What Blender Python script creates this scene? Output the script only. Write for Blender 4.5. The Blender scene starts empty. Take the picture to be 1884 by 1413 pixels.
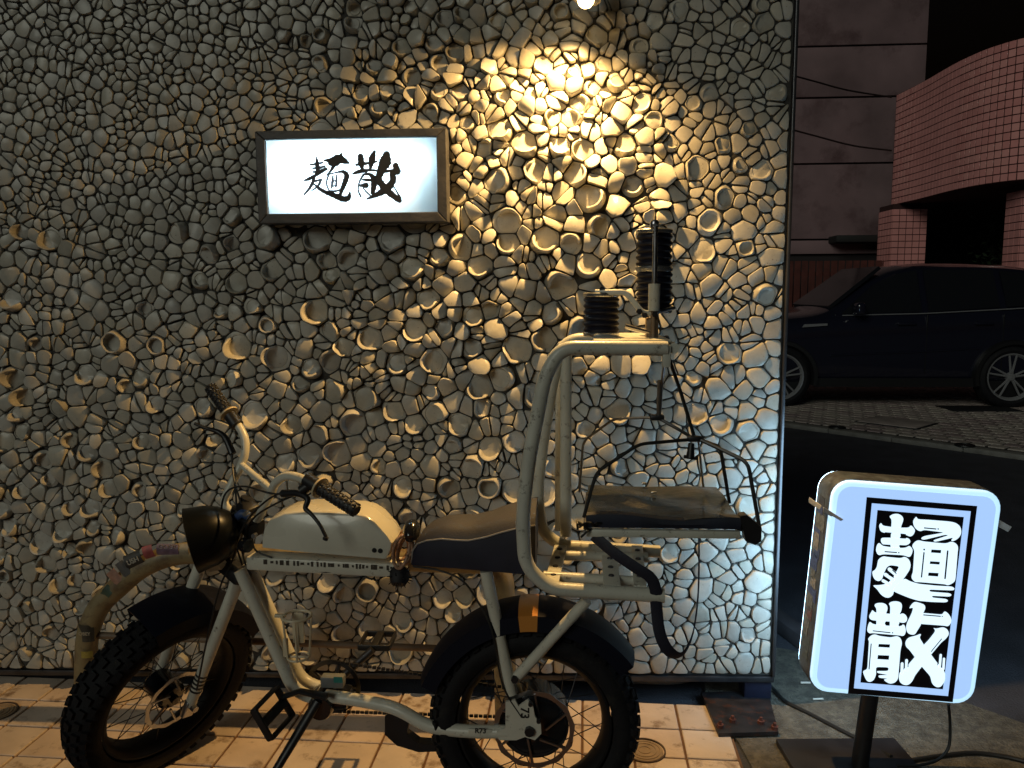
import bpy, bmesh, math, random
import numpy as np
from mathutils import Vector, Matrix

random.seed(11)
SC = bpy.context.scene
COL = SC.collection
rad = math.radians

# ------------------------------------------------------------------ camera
PITCH, YAW, ROLL = rad(-6.7), rad(-3.62), rad(-0.3)
FPX, CX, CY = 1430.0, 942.0, 706.5
CAM = Vector((0.0, -2.489, 1.36))
Fw = Vector((math.sin(YAW) * math.cos(PITCH), math.cos(YAW) * math.cos(PITCH), math.sin(PITCH)))
R0 = Vector((math.cos(YAW), -math.sin(YAW), 0))
U0 = R0.cross(Fw)
Rt = R0 * math.cos(ROLL) + U0 * math.sin(ROLL)
Up = -R0 * math.sin(ROLL) + U0 * math.cos(ROLL)
cd = bpy.data.cameras.new('camera')
cam = bpy.data.objects.new('camera', cd)
COL.objects.link(cam)
m = Matrix((Rt, Up, -Fw)).transposed().to_4x4()
m.translation = CAM
cam.matrix_world = m
cd.sensor_width = 36.0
cd.lens = 36.0 * FPX / 1884.0
cd.clip_start, cd.clip_end = 0.05, 600.0
SC.camera = cam

# ------------------------------------------------------------------ world, sun, exposure
SUN_EL, SUN_AZ = rad(24), rad(211)      # soft street glow that comes from behind the camera
w = bpy.data.worlds.new('World')
SC.world = w
w.use_nodes = True
nt = w.node_tree
sky = nt.nodes.new('ShaderNodeTexSky')
sky.sky_type = 'NISHITA'
sky.sun_disc = False
sky.sun_elevation = rad(-4.0)
sky.sun_rotation = SUN_AZ
bg = nt.nodes['Background']
nt.links.new(sky.outputs[0], bg.inputs[0])
bg.inputs[1].default_value = 0.10
sl = bpy.data.lights.new('sun', 'SUN')
sl.energy = 0.48
sl.angle = rad(24)
sl.color = (0.97, 1.0, 0.86)
so = bpy.data.objects.new('sun', sl)
COL.objects.link(so)
sd = Vector((math.sin(SUN_AZ) * math.cos(SUN_EL), math.cos(SUN_AZ) * math.cos(SUN_EL), math.sin(SUN_EL)))
so.rotation_euler = sd.to_track_quat('Z', 'Y').to_euler()
vs = SC.view_settings
vs.view_transform = 'Standard'
vs.look = 'None'
vs.exposure = 0.0
vs.gamma = 1.0
vs.use_curve_mapping = False
SC.render.engine = 'CYCLES'
SC.cycles.use_denoising = True
SC.cycles.max_bounces = 6
SC.cycles.diffuse_bounces = 3
SC.cycles.glossy_bounces = 3
SC.cycles.sample_clamp_indirect = 4.0


# ------------------------------------------------------------------ measuring helpers (photo pixel + distance -> place)
def ray(px, py):
    return Fw + Rt * ((px - CX) / FPX) - Up * ((py - CY) / FPX)


def PY(px, py, y):
    d = ray(px, py)
    return CAM + d * ((y - CAM.y) / d.y)


def G(px, py, z=0.0):
    d = ray(px, py)
    return CAM + d * ((z - CAM.z) / d.z)


def proj(p):
    v = Vector(p) - CAM
    k = v.dot(Fw)
    return CX + FPX * v.dot(Rt) / k, CY - FPX * v.dot(Up) / k


# ------------------------------------------------------------------ materials
MATS = {}


def mat(name, col, rough=0.5, metal=0.0, var=0.0, scale=8.0, bump=0.0, bscale=60.0, emit=None, estr=0.0, spec=0.5, coat=0.0,
        dirt=None, dscale=6.0, damt=0.0):
    if name in MATS:
        return MATS[name]
    mt = bpy.data.materials.new(name)
    mt.use_nodes = True
    n, l = mt.node_tree.nodes, mt.node_tree.links
    b = n['Principled BSDF']
    b.inputs['Base Color'].default_value = (*col, 1)
    b.inputs['Roughness'].default_value = rough
    b.inputs['Metallic'].default_value = metal
    b.inputs['Specular IOR Level'].default_value = spec
    b.inputs['Coat Weight'].default_value = coat
    b.inputs['Coat Roughness'].default_value = 0.08
    tc0 = n.new('ShaderNodeTexCoord')
    oi = n.new('ShaderNodeObjectInfo')
    rs_ = n.new('ShaderNodeVectorMath')
    rs_.operation = 'SCALE'
    rs_.inputs[0].default_value = (37.0, 19.0, 53.0)
    l.new(oi.outputs['Random'], rs_.inputs['Scale'])
    tc = n.new('ShaderNodeVectorMath')
    tc.operation = 'ADD'
    l.new(tc0.outputs['Object'], tc.inputs[0])
    l.new(rs_.outputs[0], tc.inputs[1])
    out = None
    if var > 0:
        t = n.new('ShaderNodeTexNoise')
        t.inputs['Scale'].default_value = scale
        t.inputs['Detail'].default_value = 6
        l.new(tc.outputs[0], t.inputs['Vector'])
        r = n.new('ShaderNodeMapRange')
        r.inputs['From Min'].default_value = 0.3
        r.inputs['From Max'].default_value = 0.7
        r.inputs['To Min'].default_value = 1 - var
        r.inputs['To Max'].default_value = 1 + var
        l.new(t.outputs['Fac'], r.inputs['Value'])
        mx = n.new('ShaderNodeVectorMath')
        mx.operation = 'SCALE'
        mx.inputs[0].default_value = col
        l.new(r.outputs[0], mx.inputs['Scale'])
        out = mx.outputs[0]
        rr = n.new('ShaderNodeMapRange')
        rr.inputs['To Min'].default_value = max(0.02, rough - 0.12)
        rr.inputs['To Max'].default_value = min(1, rough + 0.12)
        l.new(t.outputs['Fac'], rr.inputs['Value'])
        l.new(rr.outputs[0], b.inputs['Roughness'])
    if dirt is not None:
        t2 = n.new('ShaderNodeTexNoise')
        t2.inputs['Scale'].default_value = dscale
        t2.inputs['Detail'].default_value = 8
        t2.inputs['Roughness'].default_value = 0.7
        l.new(tc.outputs[0], t2.inputs['Vector'])
        r2 = n.new('ShaderNodeMapRange')
        r2.inputs['From Min'].default_value = 0.62 - 0.25 * damt
        r2.inputs['From Max'].default_value = 0.72 - 0.15 * damt
        l.new(t2.outputs['Fac'], r2.inputs['Value'])
        mm = n.new('ShaderNodeMix')
        mm.data_type = 'RGBA'
        l.new(r2.outputs[0], mm.inputs[0])
        if out is not None:
            l.new(out, mm.inputs[6])
        else:
            mm.inputs[6].default_value = (*col, 1)
        mm.inputs[7].default_value = (*dirt, 1)
        out = mm.outputs[2]
    if out is not None:
        l.new(out, b.inputs['Base Color'])
    if bump > 0:
        t3 = n.new('ShaderNodeTexNoise')
        t3.inputs['Scale'].default_value = bscale
        t3.inputs['Detail'].default_value = 5
        l.new(tc.outputs[0], t3.inputs['Vector'])
        bp = n.new('ShaderNodeBump')
        bp.inputs['Strength'].default_value = bump
        bp.inputs['Distance'].default_value = 0.01
        l.new(t3.outputs['Fac'], bp.inputs['Height'])
        l.new(bp.outputs[0], b.inputs['Normal'])
    if emit is not None:
        b.inputs['Emission Color'].default_value = (*emit, 1)
        b.inputs['Emission Strength'].default_value = estr
    MATS[name] = mt
    return mt


def ceramic():
    mt = bpy.data.materials.new('glazed_ceramic')
    mt.use_nodes = True
    n, l = mt.node_tree.nodes, mt.node_tree.links
    b = n['Principled BSDF']
    at = n.new('ShaderNodeAttribute')
    at.attribute_name = 'tint'
    tc = n.new('ShaderNodeTexCoord')
    t = n.new('ShaderNodeTexNoise')
    t.inputs['Scale'].default_value = 22
    t.inputs['Detail'].default_value = 8
    t.inputs['Roughness'].default_value = 0.65
    l.new(tc.outputs['Object'], t.inputs['Vector'])
    r = n.new('ShaderNodeMapRange')
    r.inputs['From Min'].default_value = 0.28
    r.inputs['From Max'].default_value = 0.6
    r.inputs['To Min'].default_value = 0.78
    r.inputs['To Max'].default_value = 1.0
    l.new(t.outputs['Fac'], r.inputs['Value'])
    s = n.new('ShaderNodeVectorMath')
    s.operation = 'SCALE'
    l.new(at.outputs['Color'], s.inputs[0])
    l.new(r.outputs[0], s.inputs['Scale'])
    # specks of grime and chips
    t2 = n.new('ShaderNodeTexNoise')
    t2.inputs['Scale'].default_value = 160
    t2.inputs['Detail'].default_value = 3
    l.new(tc.outputs['Object'], t2.inputs['Vector'])
    r2 = n.new('ShaderNodeMapRange')
    r2.inputs['From Min'].default_value = 0.66
    r2.inputs['From Max'].default_value = 0.74
    l.new(t2.outputs['Fac'], r2.inputs['Value'])
    mm = n.new('ShaderNodeMix')
    mm.data_type = 'RGBA'
    l.new(r2.outputs[0], mm.inputs[0])
    l.new(s.outputs[0], mm.inputs[6])
    mm.inputs[7].default_value = (0.25, 0.22, 0.18, 1)
    l.new(mm.outputs[2], b.inputs['Base Color'])
    b.inputs['Roughness'].default_value = 0.34
    b.inputs['Specular IOR Level'].default_value = 0.32
    bp = n.new('ShaderNodeBump')
    bp.inputs['Strength'].default_value = 0.12
    bp.inputs['Distance'].default_value = 0.004
    l.new(t.outputs['Fac'], bp.inputs['Height'])
    l.new(bp.outputs[0], b.inputs['Normal'])
    return mt


CREAM = mat('cream_paint', (0.60, 0.585, 0.50), 0.34, var=0.08, scale=14, dirt=(0.12, 0.09, 0.06), dscale=38, damt=0.12, bump=0.05, bscale=120)
CARR = mat('carrier_paint', (0.56, 0.56, 0.49), 0.36, var=0.10, scale=12, dirt=(0.10, 0.08, 0.06), dscale=45, damt=0.18, bump=0.08, bscale=90)
BLACK = mat('black_plastic', (0.012, 0.012, 0.014), 0.42, var=0.15, scale=20)
GLOSSB = mat('gloss_black', (0.010, 0.011, 0.014), 0.16, coat=0.5)
RUBBER = mat('rubber', (0.009, 0.009, 0.011), 0.75, spec=0.25, var=0.25, scale=16, bump=0.2, bscale=180, dirt=(0.02, 0.019, 0.018), dscale=14, damt=0.2)
STEEL = mat('steel', (0.42, 0.42, 0.44), 0.3, 1.0, var=0.15, scale=30)
DKSTEEL = mat('dark_steel', (0.05, 0.05, 0.055), 0.42, 0.7, var=0.3, scale=18)
CABLE = mat('black_cable', (0.012, 0.012, 0.012), 0.5)


# ------------------------------------------------------------------ mesh builder
class MB:
    def __init__(s):
        s.v, s.f = [], []

    def add(s, V, F, M=None):
        o = len(s.v)
        s.v += [tuple(M @ Vector(p)) if M else tuple(p) for p in V]
        s.f += [tuple(i + o for i in f) for f in F]
        return s

    def box(s, c, size, rot=None, M=None):
        hx, hy, hz = size[0] / 2, size[1] / 2, size[2] / 2
        V = [Vector((x, y, z)) for x in (-hx, hx) for y in (-hy, hy) for z in (-hz, hz)]
        if rot is not None:
            V = [rot @ p for p in V]
        V = [p + Vector(c) for p in V]
        return s.add(V, [(0, 1, 3, 2), (4, 6, 7, 5), (0, 4, 5, 1), (2, 3, 7, 6), (0, 2, 6, 4), (1, 5, 7, 3)], M)

    def rbox(s, c, size, b=0.004, rot=None, seg=2):
        bm = bmesh.new()
        bmesh.ops.create_cube(bm, size=1)
        for p in bm.verts:
            p.co = Vector((p.co.x * size[0], p.co.y * size[1], p.co.z * size[2]))
        bmesh.ops.bevel(bm, geom=bm.edges[:], offset=min(b, min(size) * 0.45), segments=seg, affect='EDGES', profile=0.5)
        bm.verts.index_update()
        V = [p.co.copy() for p in bm.verts]
        F = [[q.index for q in f.verts] for f in bm.faces]
        bm.free()
        if rot is not None:
            V = [rot @ p for p in V]
        return s.add([p + Vector(c) for p in V], F)

    def tube(s, pts, r, n=10, cap=True, closed=False, flat=1.0, flatdir=None):
        pts = [Vector(p) for p in pts]
        k = len(pts)
        rs = r if isinstance(r, (list, tuple)) else [r] * k
        T = []
        for i in range(k):
            a = pts[(i - 1) % k] if (closed or i > 0) else pts[i]
            b = pts[(i + 1) % k] if (closed or i < k - 1) else pts[i]
            d = (b - a)
            T.append(d.normalized() if d.length > 1e-9 else Vector((0, 0, 1)))
        if flatdir is not None:
            nrm = Vector(flatdir)
        else:
            nrm = Vector((0, 0, 1)) if abs(T[0].z) < 0.9 else Vector((1, 0, 0))
        V, F = [], []
        for i in range(k):
            nrm = nrm - T[i] * nrm.dot(T[i])
            if nrm.length < 1e-6:
                nrm = T[i].orthogonal()
            nrm.normalize()
            bn = T[i].cross(nrm)
            for j in range(n):
                a = 2 * math.pi * j / n
                V.append(pts[i] + nrm * (math.cos(a) * rs[i] * flat) + bn * (math.sin(a) * rs[i]))
        for i in range(k if closed else k - 1):
            for j in range(n):
                a, b = i * n + j, i * n + (j + 1) % n
                c, d = ((i + 1) % k) * n + (j + 1) % n, ((i + 1) % k) * n + j
                F.append((a, b, c, d))
        if cap and not closed:
            F.append(tuple(reversed(range(n))))
            F.append(tuple((k - 1) * n + j for j in range(n)))
        return s.add(V, F)

    def lathe(s, prof, n=32, M=None, a0=0.0, a1=2 * math.pi, close=False):
        """prof: (radius, axial) pairs around local Y; M places it."""
        full = abs(a1 - a0 - 2 * math.pi) < 1e-6
        cnt = n if full else n + 1
        V, F = [], []
        k = len(prof)
        for i in range(cnt):
            a = a0 + (a1 - a0) * i / n
            for (r, t) in prof:
                V.append(Vector((math.cos(a) * r, t, math.sin(a) * r)))
        for i in range(n):
            i2 = (i + 1) % cnt
            for j in range(k if close else k - 1):
                j2 = (j + 1) % k
                F.append((i * k + j, i * k + j2, i2 * k + j2, i2 * k + j))
        if not full and close:
            F.append(tuple(range(k)))
            F.append(tuple(reversed([n * k + j for j in range(k)])))
        return s.add(V, F, M)

    def prism(s, poly, off):
        """poly: list of Vector (planar); off: Vector extrusion."""
        poly = [Vector(p) for p in poly]
        k = len(poly)
        V = poly + [p + Vector(off) for p in poly]
        F = [tuple(range(k)), tuple(reversed(range(k, 2 * k)))]
        F += [(i, i + k, (i + 1) % k + k, (i + 1) % k) for i in range(k)]
        return s.add(V, F)

    def build(s, name, mt, parent=None, smooth=True, ang=38):
        me = bpy.data.meshes.new(name)
        me.from_pydata(s.v, [], s.f)
        bm = bmesh.new()
        bm.from_mesh(me)
        bmesh.ops.recalc_face_normals(bm, faces=bm.faces)
        bm.to_mesh(me)
        bm.free()
        if smooth:
            me.shade_smooth()
            me.set_sharp_from_angle(angle=rad(ang))
        if mt is not None:
            me.materials.append(mt)
        return link(name, me, parent)


def base_of(o):
    p = Vector((0, 0, 0))
    while o is not None:
        p += o.location
        o = o.parent
    return p


def link(name, me, parent=None):
    o = bpy.data.objects.new(name, me)
    COL.objects.link(o)
    if parent is not None:
        o.parent = parent
        o.location = -base_of(parent)
    return o


def thing(name, label, cat, base=(0, 0, 0), group=None):
    o = bpy.data.objects.new(name, None)
    COL.objects.link(o)
    o.empty_display_size = 0.1
    o.location = base
    return tag(o, label, cat, group)


def tag(o, label, cat=None, group=None, kind=None):
    if label:
        o['label'] = label
    if cat:
        o['category'] = cat
    if group:
        o['group'] = group
    if kind:
        o['kind'] = kind
    return o


def smoothpath(pts, sub=6, closed=False):
    pts = [Vector(p) for p in pts]
    k = len(pts)
    out = []
    for i in range(k if closed else k - 1):
        p1, p2 = pts[i], pts[(i + 1) % k]
        p0 = pts[(i - 1) % k] if (closed or i > 0) else p1 * 2 - p2
        p3 = pts[(i + 2) % k] if (closed or i < k - 2) else p2 * 2 - p1
        for j in range(sub):
            t = j / sub
            out.append(0.5 * ((2 * p1) + (p2 - p0) * t + (2 * p0 - 5 * p1 + 4 * p2 - p3) * t * t + (3 * p1 - p0 - 3 * p2 + p3) * t ** 3))
    if not closed:
        out.append(pts[-1])
    return out


def bend(pts, r=0.04, seg=5):
    """polyline with rounded corners (bent tube)."""
    pts = [Vector(p) for p in pts]
    out = [pts[0]]
    for i in range(1, len(pts) - 1):
        a, b, c = pts[i - 1], pts[i], pts[i + 1]
        d1, d2 = (a - b), (c - b)
        k = min(r, d1.length * 0.45, d2.length * 0.45)
        s, e = b + d1.normalized() * k, b + d2.normalized() * k
        for j in range(seg + 1):
            t = j / seg
            out.append(s * (1 - t) ** 2 + b * 2 * t * (1 - t) + e * t * t)
    out.append(pts[-1])
    return out


def tri_fill(poly2):
    from mathutils.geometry import tessellate_polygon
    return tessellate_polygon([[Vector((p[0], p[1], 0)) for p in poly2]])


# text as flat mesh (built-in lettering), placed by origin, x axis, y axis
def text_mesh(txt, size, origin, xa, ya, name, mt, parent, depth=0.0006, align='CENTER'):
    cu = bpy.data.curves.new(name, 'FONT')
    cu.body = txt
    cu.size = size
    cu.align_x = align
    cu.align_y = 'CENTER'
    cu.extrude = depth
    cu.offset = size * 0.02
    tmp = bpy.data.objects.new(name + '_tmp', cu)
    me = bpy.data.meshes.new_from_object(tmp)
    bpy.data.objects.remove(tmp)
    xa, ya = Vector(xa).normalized(), Vector(ya).normalized()
    za = xa.cross(ya)
    M = Matrix((xa, ya, za)).transposed().to_4x4()
    M.translation = Vector(origin)
    me.transform(M)
    me.materials.clear()
    me.materials.append(mt)
    return link(name, me, parent)


# ==================================================================================================
# THE SETTING: ground, pavement, road
# ==================================================================================================
ASPH = mat('asphalt', (0.052, 0.053, 0.066), 0.8, var=0.3, scale=5, bump=0.6, bscale=140, dirt=(0.09, 0.09, 0.10), dscale=220, damt=0.3)
mb = MB()
mb.add([(-150, -60, -0.012), (150, -60, -0.012), (150, 250, -0.012), (-150, 250, -0.012)], [(0, 1, 2, 3)])
o = mb.build('ground', ASPH, smooth=False)
tag(o, None, kind='structure')

# square pavement tiles in front of the mosaic wall
TERRA = [mat('paving_tile_%d' % i, c, 0.55, var=0.14, scale=7, bump=0.12, bscale=90, dirt=(0.24, 0.16, 0.10), dscale=11, damt=0.34)
         for i, c in enumerate([(0.62, 0.51, 0.42), (0.66, 0.55, 0.46), (0.57, 0.46, 0.37), (0.63, 0.50, 0.40)])]
GROUT = mat('brown_grout', (0.16, 0.085, 0.045), 0.85, var=0.3, scale=30)
mb = MB()
TROT = Matrix.Rotation(rad(-1.6), 3, 'Z')
T0 = Vector((-0.692, -0.143, 0))
mb.box((0, 0, 0), (0.01, 0.01, 0.01))
mb = MB()
# bedding sheet under the tiles
c4 = [T0 + TROT @ Vector((a, b, 0)) for a, b in ((-1.9, -1.3), (1.225, -1.3), (1.225, 0.155), (-1.9, 0.155))]
mb.prism([p + Vector((0, 0, -0.011)) for p in c4], (0, 0, 0.007))
pav = mb.build('pavement', GROUT, smooth=False)
tag(pav, None, kind='structure')
mb = MB()
TS = 0.1525
mb.rbox((0, 0, -0.004), (TS - 0.0075, TS - 0.0075, 0.012), 0.0022, seg=1)
tmesh = []
for mt_ in TERRA:
    oo = mb.build('tile', mt_, None, ang=30)
    tmesh.append(oo.data)
    bpy.data.objects.remove(oo)
cov = [G(1190, 1382), G(-8, 1312)]
for i in range(-12, 8):
    for j in range(-5, 1):
        c = T0 + TROT @ Vector(((i + 0.5) * TS, (j + 0.5) * TS, 0))
        px, py = proj(c)
        if py > 1560 or px < -160:
            continue
        t = link('tile', tmesh[random.randrange(4)], pav)
        t.location = c + Vector((0, 0, random.uniform(-0.0012, 0.0008)))
        t.rotation_euler = (random.uniform(-.004, .004), random.uniform(-.004, .004), rad(-1.6) + random.uniform(-.006, .006))

# concrete gutter strip to the right of the wall, rough and stained
CONC = mat('rough_concrete', (0.12, 0.108, 0.085), 0.9, var=0.45, scale=26, bump=0.9, bscale=170, dirt=(0.07, 0.065, 0.055), dscale=60, damt=0.5)
mb = MB()
pts = [G(1358, 1362), G(1400, 1440), G(1900, 1440), G(1900, 1335), G(1560, 1215), G(1440, 1192), G(1290, 1180), G(1300, 1300)]
pts = [Vector((p.x, p.y, -0.010)) for p in pts]
mb.prism(pts, (0, 0, 0.008))
o = mb.build('gutter_pavement', CONC, smooth=False)
tag(o, None, kind='structure')

# far pavement across the road: small pale pavers laid on the diagonal
e1 = Vector((0.7, -0.714, 0)).normalized()
e2 = Vector((0.714, 0.7, 0)).normalized()
S0 = G(1435, 778)
PAVD = mat('paver_bed', (0.02, 0.017, 0.016), 0.9)
mb = MB()
q = [S0 + e1 * a + e2 * b + Vector((0, 0, -0.011)) for a, b in ((-4.5, -0.02), (9, -0.02), (9, 6.5), (-4.5, 6.5))]
mb.prism(q, (0, 0, 0.040))
farp = mb.build('far_pavement', PAVD, smooth=False)
tag(farp, None, kind='structure')
KERB = mat('kerb_stone', (0.20, 0.19, 0.17), 0.85, var=0.25, scale=12)
for i in range(-5, 12):
    mb = MB()
    a = i * 0.6
    rotk = Matrix((e1, e2, Vector((0, 0, 1)))).transposed()
    mb.rbox(S0 + e1 * (a + 0.3) + e2 * (-0.09) + Vector((0, 0, 0.010)), (0.594, 0.13, 0.046), 0.008, rot=rotk)
    mb.build('kerb_stone', KERB, farp)
PAVS = [mat('pale_paver_%d' % i, c, 0.8, var=0.2, scale=9) for i, c in enumerate([(0.45, 0.39, 0.34), (0.40, 0.33, 0.30), (0.34, 0.26, 0.25)])]
cells = []
PS = 0.148
for i in range(-30, 60):
    for j in range(0, 42):
        c = S0 + e1 * ((i + 0.5 + 0.5 * (j % 2)) * PS) + e2 * ((j + 0.5) * PS) + Vector((0, 0, 0.031))
        px, py = proj(c)
        if 1425 < px < 1990 and 700 < py < 900:
            cells.append((-(c - CAM).length, c))
cells.sort(key=lambda t: -t[0])
mb = MB()
mb.rbox((0, 0, 0), (PS - 0.022, PS - 0.022, 0.018), 0.003, seg=1)
pm = []
for mt_ in PAVS:
    oo = mb.build('paver', mt_, None, ang=30)
    pm.append(oo.data)
    bpy.data.objects.remove(oo)
rz = math.atan2(e1.y, e1.x)
for k, (_, c) in enumerate(cells[:290]):
    t = link('paver', pm[random.choice((0, 0, 1, 1, 2))], farp)
    t.location = c + Vector((0, 0, random.uniform(-.002, .001)))
    t.rotation_euler = (0, 0, rz)
if len(cells) > 290:
    mb = MB()
    rotk = Matrix.Rotation(rz, 3, 'Z')
    for _, c in cells[290:]:
        mb.box(c + Vector((0, 0, random.uniform(-.002, .001))), (PS - 0.012, PS - 0.012, 0.014), rot=rotk)
    o = mb.build('pavers', PAVS[1], farp, smooth=False)
    o['kind'] = 'stuff'

# ==================================================================================================
# MOSAIC WALL
# ==================================================================================================
XR, XL, ZT = 0.694, -2.15, 2.48


def zbot(x):
    return 0.054 + (x + 1.97) * 0.0172


wall = thing('mosaic_wall', 'wall faced with hundreds of broken white ceramic bowl shards set in dark grout', 'wall', (-0.7, 0.04, 0))
WGROUT = mat('dark_grout', (0.040, 0.038, 0.035), 0.9, var=0.3, scale=40, bump=0.5, bscale=120)
mb = MB()
mb.prism([(XL, 0, zbot(XL)), (XR, 0, zbot(XR)), (XR, 0, ZT), (XL, 0, ZT)], (0, 0.10, 0))
mb.build('backing', WGROUT, wall, smooth=False)
TRIM = mat('trim_metal', (0.10, 0.10, 0.11), 0.35, 0.8, var=0.2)
mb = MB()
mb.rbox((XR + 0.006, 0.045, (ZT + zbot(XR)) / 2), (0.010, 0.125, ZT - zbot(XR)), 0.002)
mb.build('edge_trim', TRIM, wall)
mb = MB()
a, b = Vector((XL, 0.04, zbot(XL) - 0.012)), Vector((XR + 0.01, 0.04, zbot(XR) - 0.012))
dv = (b - a)
mb.rbox((a + b) / 2, (dv.length, 0.10, 0.020), 0.003, rot=Matrix.Rotation(-math.atan2(dv.z, dv.x), 3, 'Y'))
mb.build('bottom_rail', DKSTEEL, wall)
mb = MB()
mb.box((-0.75, 0.26, 0.07), (2.9, 0.06, 0.14))
mb.build('gap_block', mat('gap_block_dark', (0.06, 0.058, 0.055), 0.9, var=0.3), wall, smooth=False)  # dark block added so the gap under the wall stays dark

# --- sites ---------------------------------------------------------------------------------------
FW0, FW1, FZ0, FZ1 = -0.952, -0.358, 1.578, 1.880      # area hidden behind the wall light box


def wpx(x, z):
    return proj((x, 0, z))


def spacing(px, py):
    s = 0.0415
    s += 0.013 * min(1, max(0, (py - 120) / 600))
    s += 0.006 * min(1, max(0, (px - 500) / 500))
    if px < 420 and py < 420:
        s -= 0.003
    if 820 < px < 1250 and 220 < py < 640:
        s += 0.004
    return s


rng = random.Random(5)
cell = 0.08
gridd = {}
sites = []


def p_rim(px, py):
    if px > 1150 and py > 820:
        return 0.04
    if px > 1180:
        return 0.42
    if px > 800 and py < 640:
        return 0.80
    if py < 400:
        return 0.03 + 0.40 * max(0, min(1, (px - 480) / 220))
    if px < 420:
        return 0.24 if py < 800 else 0.34
    return 0.72


def try_site(x, z, r, bowl):
    gi, gj = int(x // cell), int(z // cell)
    for a in (-1, 0, 1):
        for b in (-1, 0, 1):
            for s in gridd.get((gi + a, gj + b), ()):
                lim = (r + s[2]) * 0.5 * (1.12 if (bowl and s[3]) else 1.0)
                if (x - s[0]) ** 2 + (z - s[1]) ** 2 < lim * lim:
                    return
    gridd.setdefault((gi, gj), []).append((x, z, r, bowl))
    sites.append((x, z, r, bowl))


for it in range(46000):
    bowl = it < 1500
    x = rng.uniform(XL + 0.012, XR - 0.014)
    z = rng.uniform(0.03, ZT - 0.01)
    if z < zbot(x) + 0.014 + 0.02 * bowl or x > XR - 0.014 - 0.02 * bowl:
        continue
    if FW0 + 0.03 < x < FW1 - 0.03 and FZ0 + 0.03 < z < FZ1 - 0.03:
        continue
    px, py = wpx(x, z)
    if px < -60 or py < -60:
        continue
    if bowl:
        if rng.random() > p_rim(px, py):
            continue
        r = rng.uniform(0.040, 0.066) if py > 300 else rng.uniform(0.036, 0.052)
        if 430 < px < 1180 and py > 230:
            r = rng.uniform(0.046, 0.080)
    else:
        r = spacing(px, py) * rng.choice((0.52, 0.66, 0.76, 0.86, 0.98, 1.06)) * 0.93
    try_site(x, z, r, bowl)


def clip(poly, nx, nz, d):
    out = []
    k = len(poly)
    for i in range(k):
        p, q = poly[i], poly[(i + 1) % k]
        dp, dq = p[0] * nx + p[1] * nz - d, q[0] * nx + q[1] * nz - d
        if dp <= 0:
            out.append(p)
        if (dp < 0 < dq) or (dq < 0 < dp):
            t = dp / (dp - dq)
            out.append((p[0] + (q[0] - p[0]) * t, p[1] + (q[1] - p[1]) * t))
    return out


def voronoi(idx):
    x, z, r, bowl_ = sites[idx]
    poly = [(x - .1, z - .1), (x + .1, z - .1), (x + .1, z + .1), (x - .1, z + .1)]
    gi, gj = int(x // cell), int(z // cell)
    near = []
    for a in range(-2, 3):
        for b in range(-2, 3):
            for s in gridd.get((gi + a, gj + b), ()):
                if s[0] != x or s[1] != z:
                    near.append(((s[0] - x) ** 2 + (s[1] - z) ** 2, s))
    near.sort(key=lambda t: t[0])
    for d2, s in near[:26]:
        nx, nz = s[0] - x, s[1] - z
        # power diagram: larger pieces push their joint outwards
        d = (nx * x + nz * z) + (d2 + (r * r - s[2] * s[2]) * 0.30) / 2
        poly = clip(poly, nx, nz, d)
        if len(poly) < 3:
            return []
    poly = clip(poly, 1, 0, XR - 0.004)
    poly = clip(poly, 0, -1, -(zbot(x) + 0.004))
    if FZ0 < z < FZ1 and FW0 < x < FW1:
        return poly
    return poly


def area(poly):
    return 0.5 * sum(poly[i][0] * poly[(i + 1) % len(poly)][1] - poly[(i + 1) % len(poly)][0] * poly[i][1] for i in range(len(poly)))


def inset(poly, g):
    k = len(poly)
    out = poly
    for i in range(k):
        p, q = poly[i], poly[(i + 1) % k]
        ex, ez = q[0] - p[0], q[1] - p[1]
        L = math.hypot(ex, ez)
        if L < 1e-6:
            continue
        nx, nz = ez / L, -ex / L
        out = clip(out, nx, nz, p[0] * nx + p[1] * nz - g)
        if len(out) < 3:
            return []
    return out


def simplify(poly, tol):
    out = []
    for p in poly:
        if not out or math.hypot(p[0] - out[-1][0], p[1] - out[-1][1]) > tol:
            out.append(p)
    if len(out) > 2 and math.hypot(out[0][0] - out[-1][0], out[0][1] - out[-1][1]) < tol:
        out.pop()
    return out


def chamfer(poly, a):
    out = []
    k = len(poly)
    for i in range(k):
        p0, p, q = poly[i - 1], poly[i], poly[(i + 1) % k]
        for t in (p0, q):
            L = math.hypot(t[0] - p[0], t[1] - p[1])
            u = min(a, L * 0.33) / max(L, 1e-9)
            out.append((p[0] + (t[0] - p[0]) * u, p[1] + (t[1] - p[1]) * u))
    return out


def midpoints(poly, bow=0.0):
    out = []
    k = len(poly)
    cx_ = sum(p[0] for p in poly) / k
    cz_ = sum(p[1] for p in poly) / k
    for i in range(k):
        p, q = poly[i], poly[(i + 1) % k]
        out.append(p)
        L = math.hypot(q[0] - p[0], q[1] - p[1])
        if L > 0.014:
            mx, mz = (p[0] + q[0]) / 2, (p[1] + q[1]) / 2
            dx, dz = mx - cx_, mz - cz_
            dl = max(math.hypot(dx, dz), 1e-6)
            b = bow * L * rng.uniform(-0.6, 1.0)
            out.append((mx + dx / dl * b, mz + dz / dl * b))
    return out


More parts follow.
